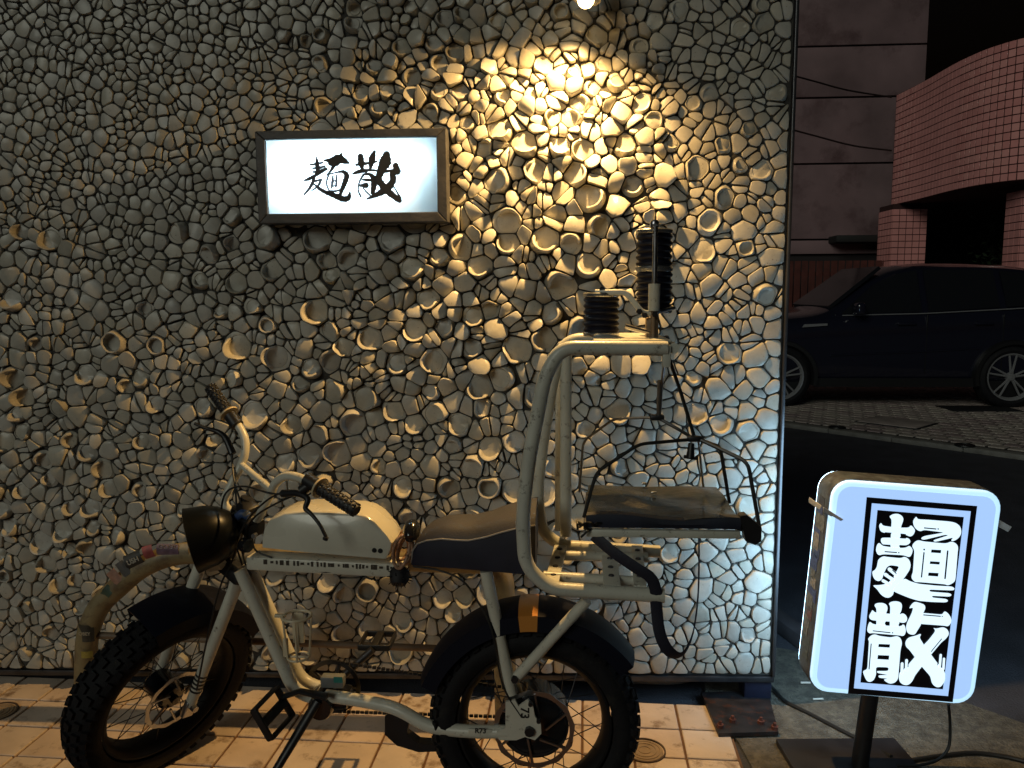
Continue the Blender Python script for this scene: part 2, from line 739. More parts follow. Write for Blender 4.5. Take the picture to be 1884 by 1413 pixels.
def dome_shard(poly, px, py):
    """a curved sherd lying in the grout: bulging or gently tilted face with rounded edge."""
    P = midpoints(chamfer(poly, rng.uniform(0.002, 0.007)), 0.06)
    k = len(P)
    cx_ = sum(p[0] for p in P) / k
    cz_ = sum(p[1] for p in P) / k
    size = math.sqrt(abs(area(P)))
    he = rng.uniform(0.004, 0.008)
    dome = size * rng.uniform(0.05, 0.15)
    tx, tz = rng.uniform(-.10, .10), rng.uniform(-.10, .10)
    if px > 640 and py < 720 and px < 1230:
        dome *= 1.9
        tx, tz = tx * 4.6, tz * 4.6
        he += rng.uniform(0.0, 0.016)
    elif py > 400 and px < 1150:
        dome *= 1.05
        tx, tz = tx * 1.3, tz * 1.3
        he += rng.uniform(0.0, 0.006)
    th = rng.uniform(0, math.pi)
    ca, sa = math.cos(th), math.sin(th)
    k1, k2 = 1.0, rng.choice((0.15, 0.5, 0.9))
    rr = size * 0.62
    low = min(tx * (p[0] - cx_) + tz * (p[1] - cz_) for p in P)
    base = he - min(0, low) * 0.7

    def hh(x, z):
        u, v = (x * ca + z * sa) / rr, (-x * sa + z * ca) / rr
        return base + tx * x + tz * z + dome * (1 - k1 * u * u * 0.75 - k2 * v * v * 0.75) - dome * 0.25

    V, F = [], []
    loops = [(1.02, 'b'), (1.0, 'e'), (0.93, 's'), (0.66, 's'), (0.34, 's')]
    for (sc, kd) in loops:
        for p in P:
            x, z = (p[0] - cx_) * sc, (p[1] - cz_) * sc
            if kd == 'b':
                h = -0.003
            elif kd == 'e':
                h = max(0.0012, hh(x, z) - 0.0022)
            else:
                h = max(0.0022, hh(x, z))
            V.append((cx_ + x, -h, cz_ + z))
    V.append((cx_, -max(0.003, hh(0, 0)), cz_))
    for L in range(len(loops) - 1):
        for i in range(k):
            j = (i + 1) % k
            F.append((L * k + i, L * k + j, (L + 1) * k + j, (L + 1) * k + i))
    o_ = (len(loops) - 1) * k
    for i in range(k):
        F.append((o_ + i, o_ + (i + 1) % k, len(loops) * k))
    return V, F


def bowl_shard(poly, px, py, full=False, flat=False):
    """piece of a bowl that shows its lip: raised crescent rim, hollow inside, flaring outside."""
    cx_ = sum(p[0] for p in poly) / len(poly)
    cz_ = sum(p[1] for p in poly) / len(poly)
    size = math.sqrt(abs(area(poly)))
    th0 = rng.uniform(0, 2 * math.pi)
    if rng.random() < 0.6:
        th0 = rng.gauss(-2.2, 0.8)          # most lips stand on the lower left side
    n = 26
    off = 0.0 if full else rng.uniform(0.0, 0.10) * size
    ccx, ccz = cx_ - math.cos(th0) * off, cz_ - math.sin(th0) * off
    k = len(poly)

    def dist(a):
        dx, dz = math.cos(a), math.sin(a)
        best = 1.0
        for i in range(k):
            p, q = poly[i], poly[(i + 1) % k]
            ex, ez = q[0] - p[0], q[1] - p[1]
            den = dx * ez - dz * ex
            if abs(den) < 1e-12:
                continue
            t = ((p[0] - ccx) * ez - (p[1] - ccz) * ex) / den
            u = ((p[0] - ccx) * dz - (p[1] - ccz) * dx) / den
            if t > 1e-6 and -1e-4 <= u <= 1.0001 and t < best:
                best = t
        return best

    ds = sorted(dist(2 * math.pi * i_ / 24) for i_ in range(24))
    Rr = ds[4] * (0.98 if full else rng.uniform(0.94, 1.06))
    H = size * rng.uniform(0.38, 0.66)
    if 800 < px < 1250 and 200 < py < 640:
        H *= 1.35
    if flat:
        H *= 0.4
    lowh = rng.uniform(0.003, 0.006)
    lipt = rng.uniform(0.0038, 0.0062)
    wide = rng.uniform(0.40, 0.75)
    spread = rng.uniform(-0.15, 0.35)
    V = []
    A = [2 * math.pi * i / n + 0.01 for i in range(n)]
    loops = [[] for _ in range(7)]
    for a in A:
        D = dist(a)
        c = math.cos(a - th0)
        up = 1.0 if full else max(0.0, min(1.0, (c - spread) / (1.0 - spread))) ** wide
        r = min(Rr, D * 0.95)
        hr = lowh + H * up * (0.75 if full else 1.0)
        t = lipt * (0.25 + 0.75 * min(1, up * 2.5))
        Do = min(D, r * 1.22 + 0.004)
        pr = [(Do, -0.003), (Do, 0.002), (r + (Do - r) * 0.45, 0.002 + (hr - 0.002) * 0.62), (r, hr - 0.0006),
              (r - t * 0.35, hr), (r - t, hr - 0.0022), (max(r - t, 0.001) * 0.88, 0.0035 + (hr - 0.0035) * 0.16)]
        for L, (q, h) in enumerate(pr):
            loops[L].append((ccx + math.cos(a) * q, -h, ccz + math.sin(a) * q))
    for lp in loops:
        V += lp
    V.append((ccx, -0.004, ccz))
    F = []
    for L in range(6):
        for i in range(n):
            j = (i + 1) % n
            F.append((L * n + i, L * n + j, (L + 1) * n + j, (L + 1) * n + i))
    for i in range(n):
        F.append((6 * n + i, 6 * n + (i + 1) % n, 7 * n))
    return V, F


CER = ceramic()
shards = []


def split_cell(poly):
    """some larger cells hold two sherds that were snapped apart."""
    c = (sum(p[0] for p in poly) / len(poly), sum(p[1] for p in poly) / len(poly))
    a = rng.uniform(0, math.pi)
    nx, nz = math.cos(a), math.sin(a)
    d = c[0] * nx + c[1] * nz + rng.uniform(-0.006, 0.006)
    return [q for q in (clip(poly, nx, nz, d), clip(poly, -nx, -nz, -d)) if len(q) > 2]


for i in range(len(sites)):
    cellp = voronoi(i)
    if len(cellp) < 3 or area(cellp) < 1e-4:
        continue
    cx_ = sum(p[0] for p in cellp) / len(cellp)
    cz_ = sum(p[1] for p in cellp) / len(cellp)
    px, py = wpx(cx_, cz_)
    ar0 = area(cellp)
    rim = sites[i][3]
    parts = [cellp]
    if not rim and ar0 > 1.0e-3 and rng.random() < 0.42:
        parts = split_cell(cellp)
    gap = 0.0022 if px < 1150 else 0.0024
    if px > 1180 and py > 780:
        gap = 0.0026
    for poly in parts:
        poly = simplify(inset(poly, gap), 0.004)
        if len(poly) < 3 or area(poly) < 8e-5:
            continue
        ar = area(poly)
        if rim:
            V, F = bowl_shard(poly, px, py, full=rng.random() < 0.06, flat=px > 1150)
        else:
            V, F = dome_shard(poly, px, py)
        if FW0 - 0.03 < cx_ < FW1 + 0.03 and FZ0 - 0.03 < cz_ < FZ1 + 0.03:
            V = [(v[0], max(v[1], -0.012), v[2]) for v in V]
        vis = ar if (-20 < px < 1470 and -20 < py < 1260) else 0
        g = max(0.34, min(0.58, rng.gauss(0.455, 0.04)))
        wm = rng.uniform(0, 0.06)
        shards.append((vis, V, F, (g, g * (0.975 - wm * 0.5), g * (0.90 - wm * 1.8))))
shards.sort(key=lambda t: -t[0])


def shard_mesh(name, items):
    V, F, C = [], [], []
    for (_, v, f, c) in items:
        o_ = len(V)
        V += v
        F += [tuple(i + o_ for i in q) for q in f]
        C += [c] * len(v)
    me = bpy.data.meshes.new(name)
    me.from_pydata(V, [], F)
    me.shade_smooth()
    me.set_sharp_from_angle(angle=rad(42))
    at = me.attributes.new('tint', 'FLOAT_COLOR', 'POINT')
    at.data.foreach_set('color', np.array([(c[0], c[1], c[2], 1) for c in C], dtype=np.float32).ravel())
    me.materials.append(CER)
    return me


for s in shards[:300]:
    link('shard', shard_mesh('shard', [s]), wall)
o = link('shards', shard_mesh('shards', shards[300:]), wall)
o['kind'] = 'stuff'
print('shards', len(shards))

# steel post and base plate that carry the wall's free end
sp = MB()
sp.rbox(((PY(1362, 1270, 0.05).x + PY(1414, 1270, 0.05).x) / 2, 0.05, 0.045), (0.088, 0.09, 0.082), 0.003)
post = sp.build('support_post', mat('navy_steel', (0.018, 0.022, 0.05), 0.45, 0.4, var=0.3), wall)
mb = MB()
bp4 = [G(1290, 1282), G(1412, 1278), G(1432, 1355), G(1322, 1358)]
mb.prism([Vector((p.x, p.y, 0.004)) for p in bp4], (0, 0, 0.012))
plate = mb.build('base_plate', mat('plate_steel', (0.035, 0.032, 0.035), 0.5, 0.5, var=0.4, scale=25, dirt=(0.10, 0.04, 0.025), dscale=30, damt=0.35), post, smooth=False)
for (px, py) in ((1348, 1328), (1400, 1331), (1425, 1341), (1325, 1338)):
    p = G(px, py, 0.016)
    mb = MB()
    mb.lathe([(0, 0.020), (0.005, 0.020), (0.0055, 0.010), (0.011, 0.010), (0.011, 0.0), (0, 0.0)], 6,
             Matrix.Translation(p) @ Matrix.Rotation(rad(90), 4, 'X'))
    mb.build('bolt', mat('rusty_bolt', (0.16, 0.06, 0.045), 0.6, 0.5, var=0.5, scale=60), post, smooth=False)

# pipes that run along the foot of the wall
PIPE = mat('grey_conduit', (0.16, 0.15, 0.14), 0.55, var=0.3, scale=10)
for (z, y, r, lab) in ((0.030, 0.10, 0.020, 'thick grey conduit lying along the foot of the mosaic wall'),
                       (0.058, 0.145, 0.011, 'thin grey conduit above the thick one at the wall foot')):
    mb = MB()
    mb.tube(bend([(-0.4, y + 0.02, z), (0.1, y, z), (0.40, y - 0.01, z), (0.50, y + 0.03, z + 0.01), (0.55, y + 0.08, z + 0.05)], 0.05), r, 10)
    o = mb.build('conduit_pipe', PIPE)
    tag(o, lab, 'pipe')

# ==================================================================================================
# WALL LAMP (the lit spotlight at the top of the wall)
# ==================================================================================================
LP = PY(1078, -2, -0.168)
lamp = thing('wall_lamp', 'lit warm spotlight on a bracket at the top of the mosaic wall', 'lamp', LP)
AX = Vector((-0.19, -0.21, -0.96)).normalized()
ML = Matrix.Translation(LP) @ AX.to_track_quat('Y', 'Z').to_matrix().to_4x4()
mb = MB()
mb.lathe([(0.0, -0.125), (0.030, -0.125), (0.036, -0.11), (0.040, -0.02), (0.043, -0.004), (0.039, -0.004), (0.036, -0.02), (0, -0.03)], 28, ML)
mb.build('lamp_housing', BLACK, lamp)
mb = MB()
mb.lathe([(0.0, 0.026), (0.010, 0.024), (0.019, 0.017), (0.024, 0.006), (0.024, -0.006), (0.018, -0.020), (0.012, -0.03), (0, -0.032)], 28, ML)
mb.build('bulb', mat('lit_bulb', (1, .8, .5), 0.4, emit=(1.0, 0.66, 0.26), estr=14.0), lamp)
mb = MB()
top = LP - AX * 0.10
mb.tube(bend([top, top + Vector((0.02, 0.02, 0.10)), (top.x + 0.02, 0.02, top.z + 0.12)], 0.04), 0.010, 10)
mb.build('bracket', BLACK, lamp)
spt = bpy.data.lights.new('spot', 'SPOT')
spt.energy = 122.0
spt.color = (1.0, 0.59, 0.20)
spt.spot_size = rad(166)
spt.spot_blend = 0.85
spt.shadow_soft_size = 0.018
so2 = bpy.data.objects.new('spot', spt)
COL.objects.link(so2)
so2.parent = lamp
so2.location = AX * 0.032
so2.rotation_euler = (-AX).to_track_quat('Z', 'Y').to_euler()

# ==================================================================================================
# LIGHT BOX ON THE WALL
# ==================================================================================================
YF = -0.075
wb = thing('wall_light_box', 'lit rectangular sign box with black brush characters in a dark wooden frame', 'sign', (-0.65, 0, 1.57))
WOOD = mat('dark_wood', (0.040, 0.040, 0.045), 0.5, var=0.35, scale=14, bump=0.15, bscale=80)
P1 = [PY(470, 240, YF), PY(821, 236, YF), PY(823, 409, YF), PY(474, 411, YF)]
P2 = [PY(487, 255, YF), PY(803, 253, YF), PY(804.5, 391, YF), PY(491, 392, YF)]
x0, x1 = (P1[0].x + P1[3].x) / 2, (P1[1].x + P1[2].x) / 2
z0, z1 = (P1[2].z + P1[3].z) / 2, (P1[0].z + P1[1].z) / 2
u0, u1 = (P2[0].x + P2[3].x) / 2, (P2[1].x + P2[2].x) / 2
v0, v1 = (P2[2].z + P2[3].z) / 2, (P2[0].z + P2[1].z) / 2
D_ = 0.115


def frame_piece(poly):
    mb = MB()
    mb.prism([(p[0], YF, p[1]) for p in poly], (0, D_, 0))
    oo = mb.build('frame_board', WOOD, wb, smooth=False)
    bv = oo.modifiers.new('edge', 'BEVEL')
    bv.width = 0.0025
    bv.segments = 2
    return oo


g = 0.0004
frame_piece([(x0, z1), (x1, z1), (u1, v1), (u0, v1)])
frame_piece([(x0, z0), (u0, v0), (u1, v0), (x1, z0)])
frame_piece([(x0, z0 + g), (x0, z1 - g), (u0, v1 - g), (u0, v0 + g)])
frame_piece([(x1, z0 + g), (u1, v0 + g), (u1, v1 - g), (x1, z1 - g)])
mb = MB()
mb.prism([(u0 - .002, YF + 0.012, v0 - .002), (u1 + .002, YF + 0.012, v0 - .002), (u1 + .002, YF + 0.012, v1 + .002), (u0 - .002, YF + 0.012, v1 + .002)], (0, 0.006, 0))
PT = bpy.data.materials.new('translucent_panel')
PT.use_nodes = True
n_, l_ = PT.node_tree.nodes, PT.node_tree.links
tr_ = n_.new('ShaderNodeBsdfTranslucent')
tr_.inputs['Color'].default_value = (0.85, 0.93, 0.97, 1)
df_ = n_.new('ShaderNodeBsdfDiffuse')
df_.inputs['Color'].default_value = (0.7, 0.74, 0.76, 1)
mx_ = n_.new('ShaderNodeMixShader')
mx_.inputs[0].default_value = 0.22
l_.new(tr_.outputs[0], mx_.inputs[1])
l_.new(df_.outputs[0], mx_.inputs[2])
l_.new(mx_.outputs[0], n_['Material Output'].inputs['Surface'])
mb2 = MB()
mb2.add([(u0 - .002, YF + 0.014, v0 - .002), (u1 + .002, YF + 0.014, v0 - .002), (u1 + .002, YF + 0.014, v1 + .002), (u0 - .002, YF + 0.014, v1 + .002)], [(0, 1, 2, 3)])
mb2.build('lit_panel', PT, wb, smooth=False)
mb2 = MB()
mb2.prism([(u0 - .004, YF + 0.095, v0 - .004), (u1 + .004, YF + 0.095, v0 - .004), (u1 + .004, YF + 0.095, v1 + .004), (u0 - .004, YF + 0.095, v1 + .004)], (0, 0.006, 0))
mb2.build('back_board', mat('white_board', (0.8, 0.82, 0.84), 0.6), wb, smooth=False)
mb2 = MB()
for zz in (v0 + (v1 - v0) * 0.36, v0 + (v1 - v0) * 0.70):
    mb2.tube([(u0 + 0.02, YF + 0.066, zz), (u0 + (u1 - u0) * (0.80 if zz < (v0 + v1) / 2 else 0.93), YF + 0.066, zz)], 0.008, 10)
mb2.build('light_tube', mat('light_tube', (0.9, 0.95, 1), 0.4, emit=(0.66, 0.90, 1.0), estr=44.0), wb)
INK = mat('black_ink', (0.012, 0.015, 0.024), 0.6)


def ribbon(pts, ws, to3, sub=5):
    """brush stroke: a flat ribbon of changing width with round ends; to3 maps 2-D points to space."""
    P = smoothpath([(p[0], p[1], w_) for p, w_ in zip(pts, ws)], sub)
    pl, pr = [], []
    for i, p in enumerate(P):
        a, b = P[max(0, i - 1)], P[min(len(P) - 1, i + 1)]
        dx, dy = b.x - a.x, b.y - a.y
        L = max(1e-6, math.hypot(dx, dy))
        w_ = max(1.5, p.z) / 2 * (1 + 0.10 * math.sin(i * 2.3 + pts[0][0]))
        pl.append((p.x - dy / L * w_, p.y + dx / L * w_))
        pr.append((p.x + dy / L * w_, p.y - dx / L * w_))

    def capp(c, a, w_, s):
        return [(c.x + math.cos(a + s * t) * w_, c.y + math.sin(a + s * t) * w_) for t in (-1.05, -0.5, 0, 0.5, 1.05)]
    a1 = math.atan2(P[-1].y - P[-2].y, P[-1].x - P[-2].x)
    a0 = math.atan2(P[0].y - P[1].y, P[0].x - P[1].x)
    c1 = capp(P[-1], a1, max(1.5, P[-1].z) / 2, -1)
    c0 = capp(P[0], a0, max(1.5, P[0].z) / 2, -1)
    V = [to3(q) for q in pl + pr]
    n = len(pl)
    F = [(i, i + 1, n + i + 1, n + i) for i in range(n - 1)]
    b0 = len(V)
    V += [to3(q) for q in [pl[-1]] + c1 + [pr[-1]]]
    F.append(tuple(range(b0, len(V))))
    b0 = len(V)
    V += [to3(q) for q in [pr[0]] + c0 + [pl[0]]]
    F.append(tuple(range(b0, len(V))))
    return V, F


BRUSH = [
    ([(545, 412), (600, 406), (662, 392)], [10, 18, 14]), ([(606, 342), (612, 400), (620, 478)], [8, 30, 36]),
    ([(572, 444), (630, 440), (684, 424)], [12, 20, 14]), ([(575, 478), (630, 474), (692, 448)], [14, 22, 22]),
    ([(494, 556), (540, 540), (620, 498), (702, 452)], [10, 26, 20, 14]), ([(596, 500), (572, 572), (540, 630), (494, 684)], [16, 24, 20, 12]),
    ([(560, 576), (600, 560), (648, 548)], [10, 16, 16]), ([(648, 548), (620, 606), (560, 650)], [18, 18, 8]),
    ([(586, 590), (630, 628), (690, 664), (770, 692), (850, 724), (898, 712), (910, 668)], [12, 26, 30, 40, 44, 40, 14]),
    ([(680, 372), (740, 372), (812, 360), (892, 392)], [14, 40, 70, 26]), ([(832, 312), (820, 360)], [14, 70]),
    ([(740, 396), (790, 400)], [50, 44]), ([(762, 424), (735, 470), (700, 505)], [30, 18, 10]),
    ([(716, 508), (700, 560), (704, 610), (726, 652)], [12, 13, 12, 12]),
    ([(720, 500), (790, 482), (850, 476), (882, 512), (862, 580), (838, 640), (820, 690)], [10, 12, 26, 40, 38, 32, 22]),
    ([(756, 515), (752, 570), (744, 625)], [12, 20, 12]), ([(788, 510), (788, 560), (784, 612)], [12, 18, 12]),
    ([(752, 562), (788, 556)], [10, 12]), ([(746, 610), (790, 600)], [10, 12]), ([(726, 650), (780, 652), (824, 640)], [12, 16, 14]),
    ([(1008, 336), (1014, 390), (1024, 452)], [44, 46, 26]), ([(1134, 294), (1112, 360), (1096, 452)], [22, 50, 20]),
    ([(970, 412), (1050, 402), (1156, 384)], [20, 22, 14]), ([(940, 494), (1000, 474), (1080, 462), (1164, 466)], [16, 32, 20, 16]),
    ([(1066, 478), (1020, 526), (992, 590), (988, 650), (1010, 700)], [10, 16, 12, 12, 14]),
    ([(1030, 500), (1090, 500), (1128, 540), (1130, 600), (1118, 668)], [12, 24, 46, 46, 30]),
    ([(1030, 548), (1070, 552), (1116, 556)], [14, 22, 16]), ([(1006, 602), (1058, 600)], [20, 44]),
    ([(1030, 622), (1062, 660), (1096, 692)], [8, 12, 12]),
    ([(1246, 318), (1234, 380), (1206, 440), (1160, 520)], [50, 92, 70, 26]), ([(1206, 472), (1270, 470), (1346, 458)], [26, 22, 30]),
    ([(1328, 420), (1344, 474)], [44, 52]), ([(1346, 472), (1300, 500), (1306, 550), (1270, 610), (1220, 650), (1140, 692), (1066, 724)], [30, 44, 48, 56, 54, 34, 10]),
    ([(1196, 470), (1176, 540), (1212, 606), (1268, 664), (1362, 738)], [60, 44, 56, 50, 36]), ([(1302, 592), (1334, 650), (1372, 716)], [6, 10, 16]),
]
mb = MB()
for k, (pts, ws) in enumerate(BRUSH):
    yy = YF + 0.0118 - 0.00012 * k
    V, F = ribbon(pts, [q_ * 1.22 + 3 for q_ in ws], lambda q: PY(460 + q[0] / 4.958, 220 + q[1] / 4.958, yy))
    mb.add(V, F)
mb.build('lettering', INK, wb, smooth=False)

# ==================================================================================================
# STANDING LIGHT BOX
# ==================================================================================================
YS = -0.42
sg = thing('standing_light_box', 'glowing blue-white pavement sign on a black pole with a black framed character panel', 'sign', (0.93, -0.36, 0))
TL, TR, BR, BL = PY(1527, 882, YS), PY(1839, 905, YS), PY(1800, 1300, YS), PY(1496, 1272, YS)
ex = ((TR - TL) + (BR - BL)).normalized()
ez = ((TL - BL) + (TR - BR))
ez = (ez - ex * ez.dot(ex)).normalized()
cen = (TL + TR + BR + BL) / 4
SW = ((TR - TL).length + (BR - BL).length) / 2
SH = ((TL - BL).length + (TR - BR).length) / 2


def srect(w_, h_, r, n=6):
    out = []
    for (sx, sz, a0) in ((1, 1, 0), (-1, 1, 90), (-1, -1, 180), (1, -1, 270)):
        for i in range(n + 1):
            a = rad(a0 + 90 * i / n)
            out.append((sx * (w_ / 2 - r) + math.cos(a) * r, sz * (h_ / 2 - r) + math.sin(a) * r))
    return out


def sloop(w_, h_, r, y):
    return [cen + ex * a + ez * b + Vector((0, y, 0)) for a, b in srect(w_, h_, r)]


def loft(mb, loops, cap0=True, cap1=True):
    k = len(loops[0])
    V = [p for lp in loops for p in lp]
    F = []
    for L in range(len(loops) - 1):
        for i in range(k):
            j = (i + 1) % k
            F.append((L * k + i, L * k + j, (L + 1) * k + j, (L + 1) * k + i))
    if cap0:
        F.append(tuple(reversed(range(k))))
    if cap1:
        F.append(tuple((len(loops) - 1) * k + i for i in range(k)))
    mb.add(V, F)
    return mb


DEP = 0.118
mb = MB()
loft(mb, [sloop(SW + .004, SH + .004, .052, .012), sloop(SW + .008, SH + .008, .054, .020), sloop(SW + .008, SH + .008, .054, DEP - .020), sloop(SW + .004, SH + .004, .052, DEP - .012)])
mb.build('casing', mat('scuffed_casing', (0.09, 0.11, 0.14), 0.45, 0.1, var=0.5, scale=30, dirt=(0.06, 0.06, 0.08), dscale=40, damt=0.5), sg)
GLOW = mat('sign_glow', (0.6, 0.72, 0.9), 0.3, emit=(0.36, 0.58, 1.0), estr=0.92)
GLOWB = mat('sign_back_boost', (0.7, 0.8, 0.95), 0.25, emit=(0.46, 0.76, 1.0), estr=9.0)  # unseen back, set far brighter than the front to throw blue on the wall
mb = MB()
loft(mb, [sloop(SW - .030, SH - .030, .036, .006), sloop(SW - .030, SH - .030, .036, 0.0)], cap0=True)
mb.build('front_face', GLOW, sg, ang=20)
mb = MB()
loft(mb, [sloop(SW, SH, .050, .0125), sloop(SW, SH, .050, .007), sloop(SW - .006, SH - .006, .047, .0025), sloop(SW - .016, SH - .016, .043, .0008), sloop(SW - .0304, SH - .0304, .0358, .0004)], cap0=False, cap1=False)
mb.build('face_edge_glow', mat('sign_glow_edge', (0.7, 0.82, 0.95), 0.25, emit=(0.46, 0.76, 1.0), estr=1.05), sg)  # brighter emission on this band imitates the box's uneven inner light
mb = MB()
loft(mb, [sloop(SW - .010, SH - .010, .045, DEP), sloop(SW, SH, .050, DEP - .004), sloop(SW, SH, .050, DEP - .0125)])
mb.build('back_face', GLOWB, sg)


def sp_px(px, py, dy):
    return PY(px, py, YS - dy)


c5 = lambda q: (1560 + q[0] / 6.143, 900 + q[1] / 6.143)
c6 = lambda q: (1560 + q[0] / 6.7286, 1100 + q[1] / 6.7286)


def flat_poly(mb, pts, dy):
    tris = tri_fill([(p[0], p[1]) for p in pts])
    V = [sp_px(p[0], p[1], dy) for p in pts]
    mb.add(V, [tuple(t) for t in tris])


SBLK = mat('sign_black', (0.010, 0.010, 0.016), 0.35)
OUT = [(1594.5, 914.5), (1798, 931), (1753, 1292), (1560, 1276)]


def lerpq(q, u, v):
    a = (q[0][0] + (q[1][0] - q[0][0]) * u, q[0][1] + (q[1][1] - q[0][1]) * u)
    b = (q[3][0] + (q[2][0] - q[3][0]) * u, q[3][1] + (q[2][1] - q[3][1]) * u)
    return (a[0] + (b[0] - a[0]) * v, a[1] + (b[1] - a[1]) * v)


def ring_quad(mb, q, a, b, dy):
    au, av, bu, bv = a, a * 0.56, b, b * 0.56
    o1 = [lerpq(q, u, v) for u, v in ((au, av), (1 - au, av), (1 - au, 1 - av), (au, 1 - av))]
    i1 = [lerpq(q, u, v) for u, v in ((bu, bv), (1 - bu, bv), (1 - bu, 1 - bv), (bu, 1 - bv))]
    V = [sp_px(p[0], p[1], dy) for p in o1 + i1]
    mb.add(V, [(0, 1, 5, 4), (1, 2, 6, 5), (2, 3, 7, 6), (3, 0, 4, 7)])


mb = MB()
ring_quad(mb, OUT, 0.0, 0.052, 0.0004)
mb.build('printed_border', SBLK, sg, smooth=False)
mb = MB()
flat_poly(mb, [lerpq(OUT, u, v) for u, v in ((.108, .061), (.892, .061), (.892, .939), (.108, .939))], 0.0004)
mb.build('printed_panel', SBLK, sg, smooth=False)

TOP = [
    [(465, 310), (500, 285), (550, 275), (600, 290), (630, 330), (620, 375), (600, 420), (590, 655), (575, 690), (490, 690), (480, 640), (490, 430), (495, 340)],
    [(352, 420), (358, 395), (378, 380), (392, 412), (480, 425), (600, 435), (690, 435), (712, 405), (738, 430), (762, 465), (745, 510), (708, 540), (670, 522), (600, 505), (480, 500), (400, 492), (365, 472)],
    [(370, 575), (382, 548), (480, 548), (590, 556), (655, 548), (690, 557), (710, 590), (692, 620), (650, 637), (590, 630), (480, 625), (420, 640), (380, 612)],
    [(318, 670), (328, 630), (352, 602), (390, 640), (480, 655), (600, 665), (660, 660), (692, 637), (720, 660), (735, 692), (716, 750), (692, 770), (640, 750), (600, 745), (400, 735), (345, 750), (318, 705)],
    [(335, 830), (345, 790), (400, 755), (440, 765), (600, 780), (640, 760), (690, 790), (712, 850), (700, 910), (640, 1000), (560, 1090), (520, 1150), (512, 1195), (470, 1228), (420, 1225), (370, 1190), (330, 1130),
     (275, 1085), (350, 1085), (430, 1072), (470, 1045), (520, 985), (560, 910), (580, 872), (480, 858), (440, 880), (402, 960), (390, 1010), (360, 1040), (320, 1035), (287, 1000), (272, 930), (302, 918), (328, 880)],
    [(545, 1085), (640, 1005), (700, 1040), (800, 1070), (1000, 1090), (1180, 1100), (1210, 1125), (1190, 1145), (920, 1135), (925, 1158), (1150, 1175), (1176, 1195), (1150, 1215), (950, 1205), (955, 1225),
     (1110, 1240), (1136, 1260), (1110, 1280), (950, 1275), (800, 1262), (700, 1232), (600, 1192), (505, 1150)],
    [(735, 370), (745, 340), (775, 305), (787, 340), (900, 345), (1150, 365), (1220, 380), (1270, 420), (1285, 480), (1270, 530), (1230, 570), (1180, 592), (1165, 575), (1195, 545), (1130, 562), (980, 597), (962, 578),
     (1140, 520), (1100, 515), (850, 575), (822, 555), (860, 530), (1090, 490), (860, 460), (820, 478), (780, 460), (745, 420)],
    [(720, 640), (760, 590), (800, 575), (850, 590), (1080, 612), (1120, 610), (1170, 590), (1220, 610), (1248, 650), (1240, 720), (1215, 1030), (1190, 1060), (1130, 1090), (1100, 1075), (800, 1050), (760, 1052),
     (722, 1015), (718, 980), (735, 940), (752, 690)],
]
LOW = [
    [(325, 97), (345, 68), (400, 60), (450, 66), (488, 95), (492, 145), (472, 190), (462, 420), (350, 410), (355, 190), (352, 125)],
    [(502, 72), (540, 45), (610, 40), (660, 60), (672, 100), (662, 160), (640, 200), (630, 440), (515, 430), (525, 100)],
    [(262, 220), (285, 182), (305, 145), (330, 180), (440, 190), (640, 207), (680, 187), (720, 215), (737, 255), (725, 295), (690, 312), (640, 302), (350, 282), (300, 277), (268, 258)],
    [(238, 390), (252, 330), (270, 290), (310, 325), (400, 335), (640, 357), (690, 320), (715, 370), (718, 430), (690, 475), (640, 465), (540, 457), (300, 435), (270, 442), (243, 420)],
    [(245, 510), (290, 460), (340, 450), (385, 470), (530, 490), (610, 470), (655, 500), (672, 560), (650, 650), (622, 1000), (590, 1045), (535, 1065), (490, 1052), (435, 1010), (500, 1000), (385, 990), (375, 958),
     (500, 955), (365, 930), (355, 905), (500, 905), (505, 860), (350, 855), (347, 905), (350, 950), (320, 1020), (270, 1045), (230, 1025), (200, 960), (182, 905), (240, 885), (262, 530)],
    [(757, 130), (790, 75), (830, 45), (900, 65), (950, 85), (962, 130), (930, 190), (910, 325), (860, 405), (830, 455), (780, 457), (735, 432), (718, 370), (730, 310), (790, 190), (810, 120), (775, 127)],
    [(915, 185), (1170, 207), (1195, 160), (1240, 190), (1280, 250), (1280, 310), (1240, 355), (1200, 345), (1000, 330), (890, 322)],
    [(1055, 370), (1090, 382), (1180, 360), (1235, 390), (1255, 450), (1210, 510), (1160, 548), (1030, 702), (1000, 742), (830, 962), (800, 1030), (750, 1080), (690, 1080), (640, 1042), (628, 970), (650, 905), (705, 875),
     (830, 730), (920, 602), (1000, 520), (1070, 430), (1082, 400)],
    [(710, 540), (750, 490), (850, 465), (900, 443), (905, 460), (885, 490), (940, 580), (1030, 702), (1110, 810), (1180, 880), (1205, 940), (1200, 1030), (1150, 1105), (1090, 1107), (1040, 1060), (1020, 970), (920, 857),
     (820, 722), (760, 642), (715, 602)],
]
GLOWL = mat('letter_glow', (0.8, 0.85, 0.95), 0.3, emit=(0.66, 0.86, 1.0), estr=1.15)
mb = MB()
dy = 0.0007


def cround(pts, it=2):
    for _ in range(it):
        out = []
        k = len(pts)
        for i in range(k):
            p, q = pts[i], pts[(i + 1) % k]
            L = math.hypot(q[0] - p[0], q[1] - p[1])
            t = min(0.25, 16 / max(L, 1))
            out.append((p[0] + (q[0] - p[0]) * t, p[1] + (q[1] - p[1]) * t))
            out.append((q[0] + (p[0] - q[0]) * t, q[1] + (p[1] - q[1]) * t))
        pts = out
    return pts


